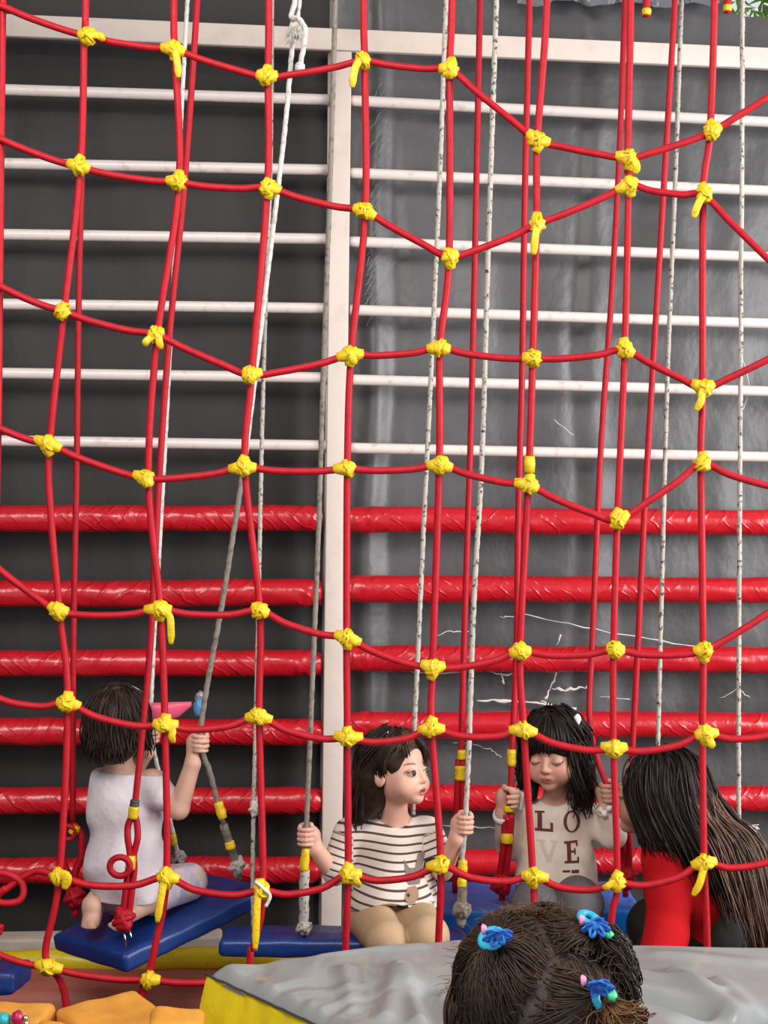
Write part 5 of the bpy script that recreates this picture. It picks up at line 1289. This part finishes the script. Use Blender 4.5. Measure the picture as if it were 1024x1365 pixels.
kid5 = person_mesh(S, 'person', Vector((x5, Y5, 0)), SKIN, hd)
tag(kid5, 'child in the foreground seen from behind, only the head with blue-tied pigtails in view', 'person')
S = SDF((x5 - 0.22, Y5 - 0.16, z5 - 0.60), (x5 + 0.22, Y5 + 0.16, z5 - 0.13), 0.005)
S.ell((x5, Y5, z5 - 0.29), (0.115, 0.085, 0.155), None, 0); S.rc((x5 - 0.085, Y5, z5 - 0.20), (x5 + 0.085, Y5, z5 - 0.20), 0.044, 0.044, 0.04); S.ell((x5, Y5, z5 - 0.46), (0.125, 0.10, 0.12), None, 0.04)
for q in (-1, 1): S.rc((x5 + q * 0.10, Y5, z5 - 0.20), (x5 + q * 0.14, Y5 - 0.006, z5 - 0.32), 0.044, 0.042, 0.02)
S.ell((x5, Y5, z5 - 0.13), (0.06, 0.07, 0.04), None, 0.01, 's'); cloth(S, 't_shirt', M['tee_white'], kid5, 0.003, 2.0)
S = SDF((x5 - 0.2, Y5 - 0.14, 0.08), (x5 + 0.2, Y5 + 0.14, z5 - 0.42), 0.005)
S.ell((x5, Y5, z5 - 0.49), (0.117, 0.094, 0.09), None, 0)
for q in (-1, 1): S.chain([(x5 + q * 0.055, Y5, z5 - 0.52), (x5 + q * 0.06, Y5 + 0.01, 0.33), (x5 + q * 0.065, Y5 - 0.01, 0.10)], [0.078, 0.056, 0.044], 0.02)
cloth(S, 'trousers', M['grey_leg'], kid5, 0.002, 3.0)
# hair: scalp cap, locks drawn to four ties, short tails
S = SDF(hd.c - 0.16, hd.c + 0.16, 0.003)
S.ell(hd.w((0, -0.012, 0.026)), np.array((0.0735, 0.0900, 0.0760)) * 1.06, hd.R, 0); S.ell(hd.w((0, -0.030, -0.045)), np.array((0.066, 0.062, 0.055)) * 1.06, hd.R, 0.03)
S.ell(hd.w((0, 0.10, -0.035)), (0.085, 0.075, 0.075), hd.R, 0.008, 's')
hv = S.mesh(); hb = MB(); hb.add(hv[0].tolist(), hv[1].tolist(), 1)
CR = 1.085
def onhead(px, py):
    """where the photo's pixel meets the hair surface (ellipsoid) of this head"""
    o = np.array((0, 0, CAMZ)); d = np.array(P(px, py, 1.0)) - o
    ol = hd.R.T @ (o - np.array(hd.w((0, -0.012, 0.026)))); dl = hd.R.T @ d; r = np.array((0.0735, 0.0900, 0.0760)) * hd.s * CR
    a = ((dl / r) ** 2).sum(); b2 = 2 * (ol * dl / r ** 2).sum(); c = ((ol / r) ** 2).sum() - 1; disc = max(b2 * b2 - 4 * a * c, 0)
    t = (-b2 - math.sqrt(disc)) / (2 * a); q = hd.R.T @ (o + d * t - np.array(hd.w((0, -0.012, 0.026)))) / r
    return q / np.linalg.norm(q)      # unit vector in head axes
def surf(u, k=1.0):
    u = np.array(u) / np.linalg.norm(u); return Vector(np.array(hd.w((0, -0.012, 0.026))) + hd.R @ (u * np.array((0.0735, 0.0900, 0.0760)) * hd.s * CR * k))
T = [onhead(663, 1262), onhead(778, 1240), onhead(795, 1332), onhead(625, 1420)]
rg = random.Random(5); n_done = 0
while n_done < 3600:
    u = np.array([rg.gauss(0, 1) for _ in range(3)]); u /= np.linalg.norm(u)
    if u[1] > 0.62 or (u[2] < -0.45): continue
    dist = [math.acos(np.clip(u @ t, -1, 1)) * w_ for t, w_ in zip(T, (1, 1.0, 1.0, 1.05))]; k = int(np.argmin(dist)); so = sorted(dist)
    if so[1] - so[0] < 0.012 + 0.03 * rg.random(): continue               # bare parting between sections
    pts = []; n = 11; jv = np.array(noise.noise_vector(Vector(u) * 3.0)) * 1.6 + 0.10 * np.array([rg.gauss(0, 1) for _ in range(3)]); jv2 = np.array(noise.noise_vector(Vector(u) * 4.0 + Vector((7, 3, 1)))) + 0.15 * np.array([rg.gauss(0, 1) for _ in range(3)]); puff = 0.02 + 0.05 * rg.random() ** 1.5
    for i in range(n + 1):
        t = i / n; q = u * (1 - t) + T[k] * t + jv * math.sin(math.pi * t) * 0.10 + jv2 * math.sin(2 * math.pi * t) * 0.06; pts.append(surf(q, 0.985 + puff * math.sin(math.pi * t) + 0.03 * t))
    hb.tube(pts, [0.00135 * (0.75 + 0.25 * (i / n)) for i in range(n + 1)], 4); n_done += 1
# fine flyaway hairs over the crown
for _ in range(420):
    a = rg.uniform(0, 6.28); e = rg.uniform(0.05, 1.5); u = np.array((math.sin(a) * math.cos(e), -abs(math.cos(a)) * math.cos(e) * (1 if rg.random() < 0.7 else -0.4), math.sin(e)))
    p0 = surf(u, 1.02); nrm_ = (p0 - Vector(hd.c)).normalized(); tg_ = Vector((rg.gauss(0, 1), rg.gauss(0, 1), rg.gauss(0, 0.6))).normalized(); L = rg.uniform(0.006, 0.022)
    hb.tube([p0, p0 + tg_ * L * 0.5 + nrm_ * 0.003, p0 + tg_ * L + nrm_ * rg.uniform(0.0, 0.006)], [0.00030, 0.00026, 0.00014], 3, 2)
for _ in range(110):
    p0 = surf(onhead(676 + rg.gauss(0, 30), 1219), 1.0); d = Vector((rg.gauss(0, 0.5), rg.gauss(0, 0.3), 1)).normalized(); L = rg.uniform(0.006, 0.016)
    hb.tube(cat([p0, p0 + d * L * 0.6, p0 + d * L + Vector((rg.gauss(0, .007), 0, -0.003))], 3), [0.0003] * 6 + [0.00015], 3, 2)
hair5 = hb.build('hair', [M['hair_mid'], mat('hair roots', (0.045, 0.026, 0.018), 0.6, bump=(260, 0.3, 0.003)), M['hair_gold']], kid5)
def tail(t, d, n, L, r, m_, seed, wave=0.004, lift=0.10, spread=0.16):
    """loose ends of a tied section, hanging over the head surface in direction d (head axes)"""
    rg_ = random.Random(seed); b_ = MB(); d = np.array(d, float)
    for _ in range(n):
        dd = d + np.array([rg_.gauss(0, spread) for _ in range(3)]); ph = rg_.random() * 6.28; l_ = L * rg_.uniform(0.65, 1.1); k0 = rg_.uniform(0.2, 1.0); pts = []; f_ = rg_.uniform(8, 13)
        for i in range(15):
            s_ = i / 14; q = surf(t + dd * l_ * s_, 1.05 + lift * k0 * math.sin(math.pi * min(1, s_ * 0.9 + 0.1)) + 0.02 * s_)
            pts.append(q + Vector((math.cos(ph + f_ * s_), math.sin(ph + f_ * s_) * 0.6, math.sin(ph * 2 + f_ * s_) * 0.7)) * wave * min(1, s_ * 2.5))
        b_.tube(pts, [r * (1 - 0.65 * i / 14) for i in range(15)], 4)
    return b_.build('pigtail', M[m_], hair5)
tail(T[0], (-0.05, -0.25, -1.0), 420, 0.75, 0.0012, 'hair_mid', 1, 0.003); tail(T[1], (0.9, -0.1, -0.75), 420, 0.75, 0.0012, 'hair_mid', 2, 0.006, 0.16, 0.2)
tail(T[2], (0.55, -0.10, -0.75), 620, 0.62, 0.0012, 'hair_curl', 3, 0.009, 0.34, 0.24); tail(T[3], (-0.1, -0.2, -1), 260, 0.5, 0.0012, 'hair_mid', 4)
for k, (t, tip, dx) in enumerate(((T[0], (664, 1246), 0), (T[1], (794, 1233), 0), (T[2], (797, 1314), 0))):
    c = surf(t, 1.14); b_ = MB(); up = (c - Vector(hd.c)).normalized(); x_ = up.orthogonal().normalized(); y_ = up.cross(x_)
    b_.tube([c + (x_ * math.cos(a) + y_ * math.sin(a)) * 0.0098 for a in np.linspace(0, 6.28, 20)], 0.0040, 8, cap=False); tie = b_.build('hair_tie', M['tie_blue'], hair5)
    c2 = P(*tip, c.y - 0.014); b_ = MB()
    for i in range(11):      # small gathered ribbon loops
        a = i * 2.4 + k; e = Vector((math.cos(a), -0.45 + 0.3 * math.sin(a * 1.7), 0.62 * math.sin(a))); l_ = 0.0095 + 0.003 * math.sin(i * 1.9)
        w_ = e.cross(Vector((0.2, 1, 0.4))).normalized()
        b_.tube(cat([c2, c2 + e * l_ * 0.6 + w_ * 0.003, c2 + e * l_ * 1.15, c2 + e * l_ * 0.6 - w_ * 0.003, c2], 4), 0.0021, 6, flat=0.5)
    b_.ball(c2, 0.0055, k, 0.4, 2); b_.build('bow', M['bow_blue'], tie)
    b_ = MB(); b_.ball(c2 + Vector((-0.013, -0.002, 0.005)), 0.0036, 3, 0.4, 2, sq=(0.8, 0.8, 1.4)); b_.build('pink_bead', M['bead_pink'], tie)
    if k: b_ = MB(); b_.ball(c2 + Vector((0.012, -0.004, -0.008)), 0.0046, 4, 0.5, 2); b_.build('green_bead', M['bead_green'], tie)

# ================================================================== LIGHT
wd = bpy.data.worlds.new('world'); SC.world = wd; wd.use_nodes = True
bg = wd.node_tree.nodes['Background']; bg.inputs['Color'].default_value = (0.92, 0.96, 1.0, 1); bg.inputs['Strength'].default_value = 0.75
def area(name, loc, tgt, sx, sy, e, col=(1, 1, 1)):
    l = bpy.data.lights.new(name, 'AREA'); l.shape = 'RECTANGLE'; l.size = sx; l.size_y = sy; l.energy = e; l.color = col
    o = bpy.data.objects.new(name, l); COL.objects.link(o); o.location = loc
    o.rotation_euler = (Vector(tgt) - Vector(loc)).to_track_quat('-Z', 'Y').to_euler(); return o
area('daylight_opening', (4.0, 2.3, 2.3), (0.4, 4.5, 1.3), 2.2, 2.2, 215, (1.0, 0.985, 0.97))
area('front_fill', (-0.8, 0.3, 3.9), (-0.2, 4.4, 1.6), 1.8, 1.4, 120, (1.0, 0.93, 0.86))  # unseen fill light, added to brighten the scene from the upper front
SC.view_settings.view_transform = 'Standard'; SC.view_settings.look = 'None'; SC.view_settings.exposure = 0.12; SC.view_settings.gamma = 1.0
SC.view_settings.use_curve_mapping = False
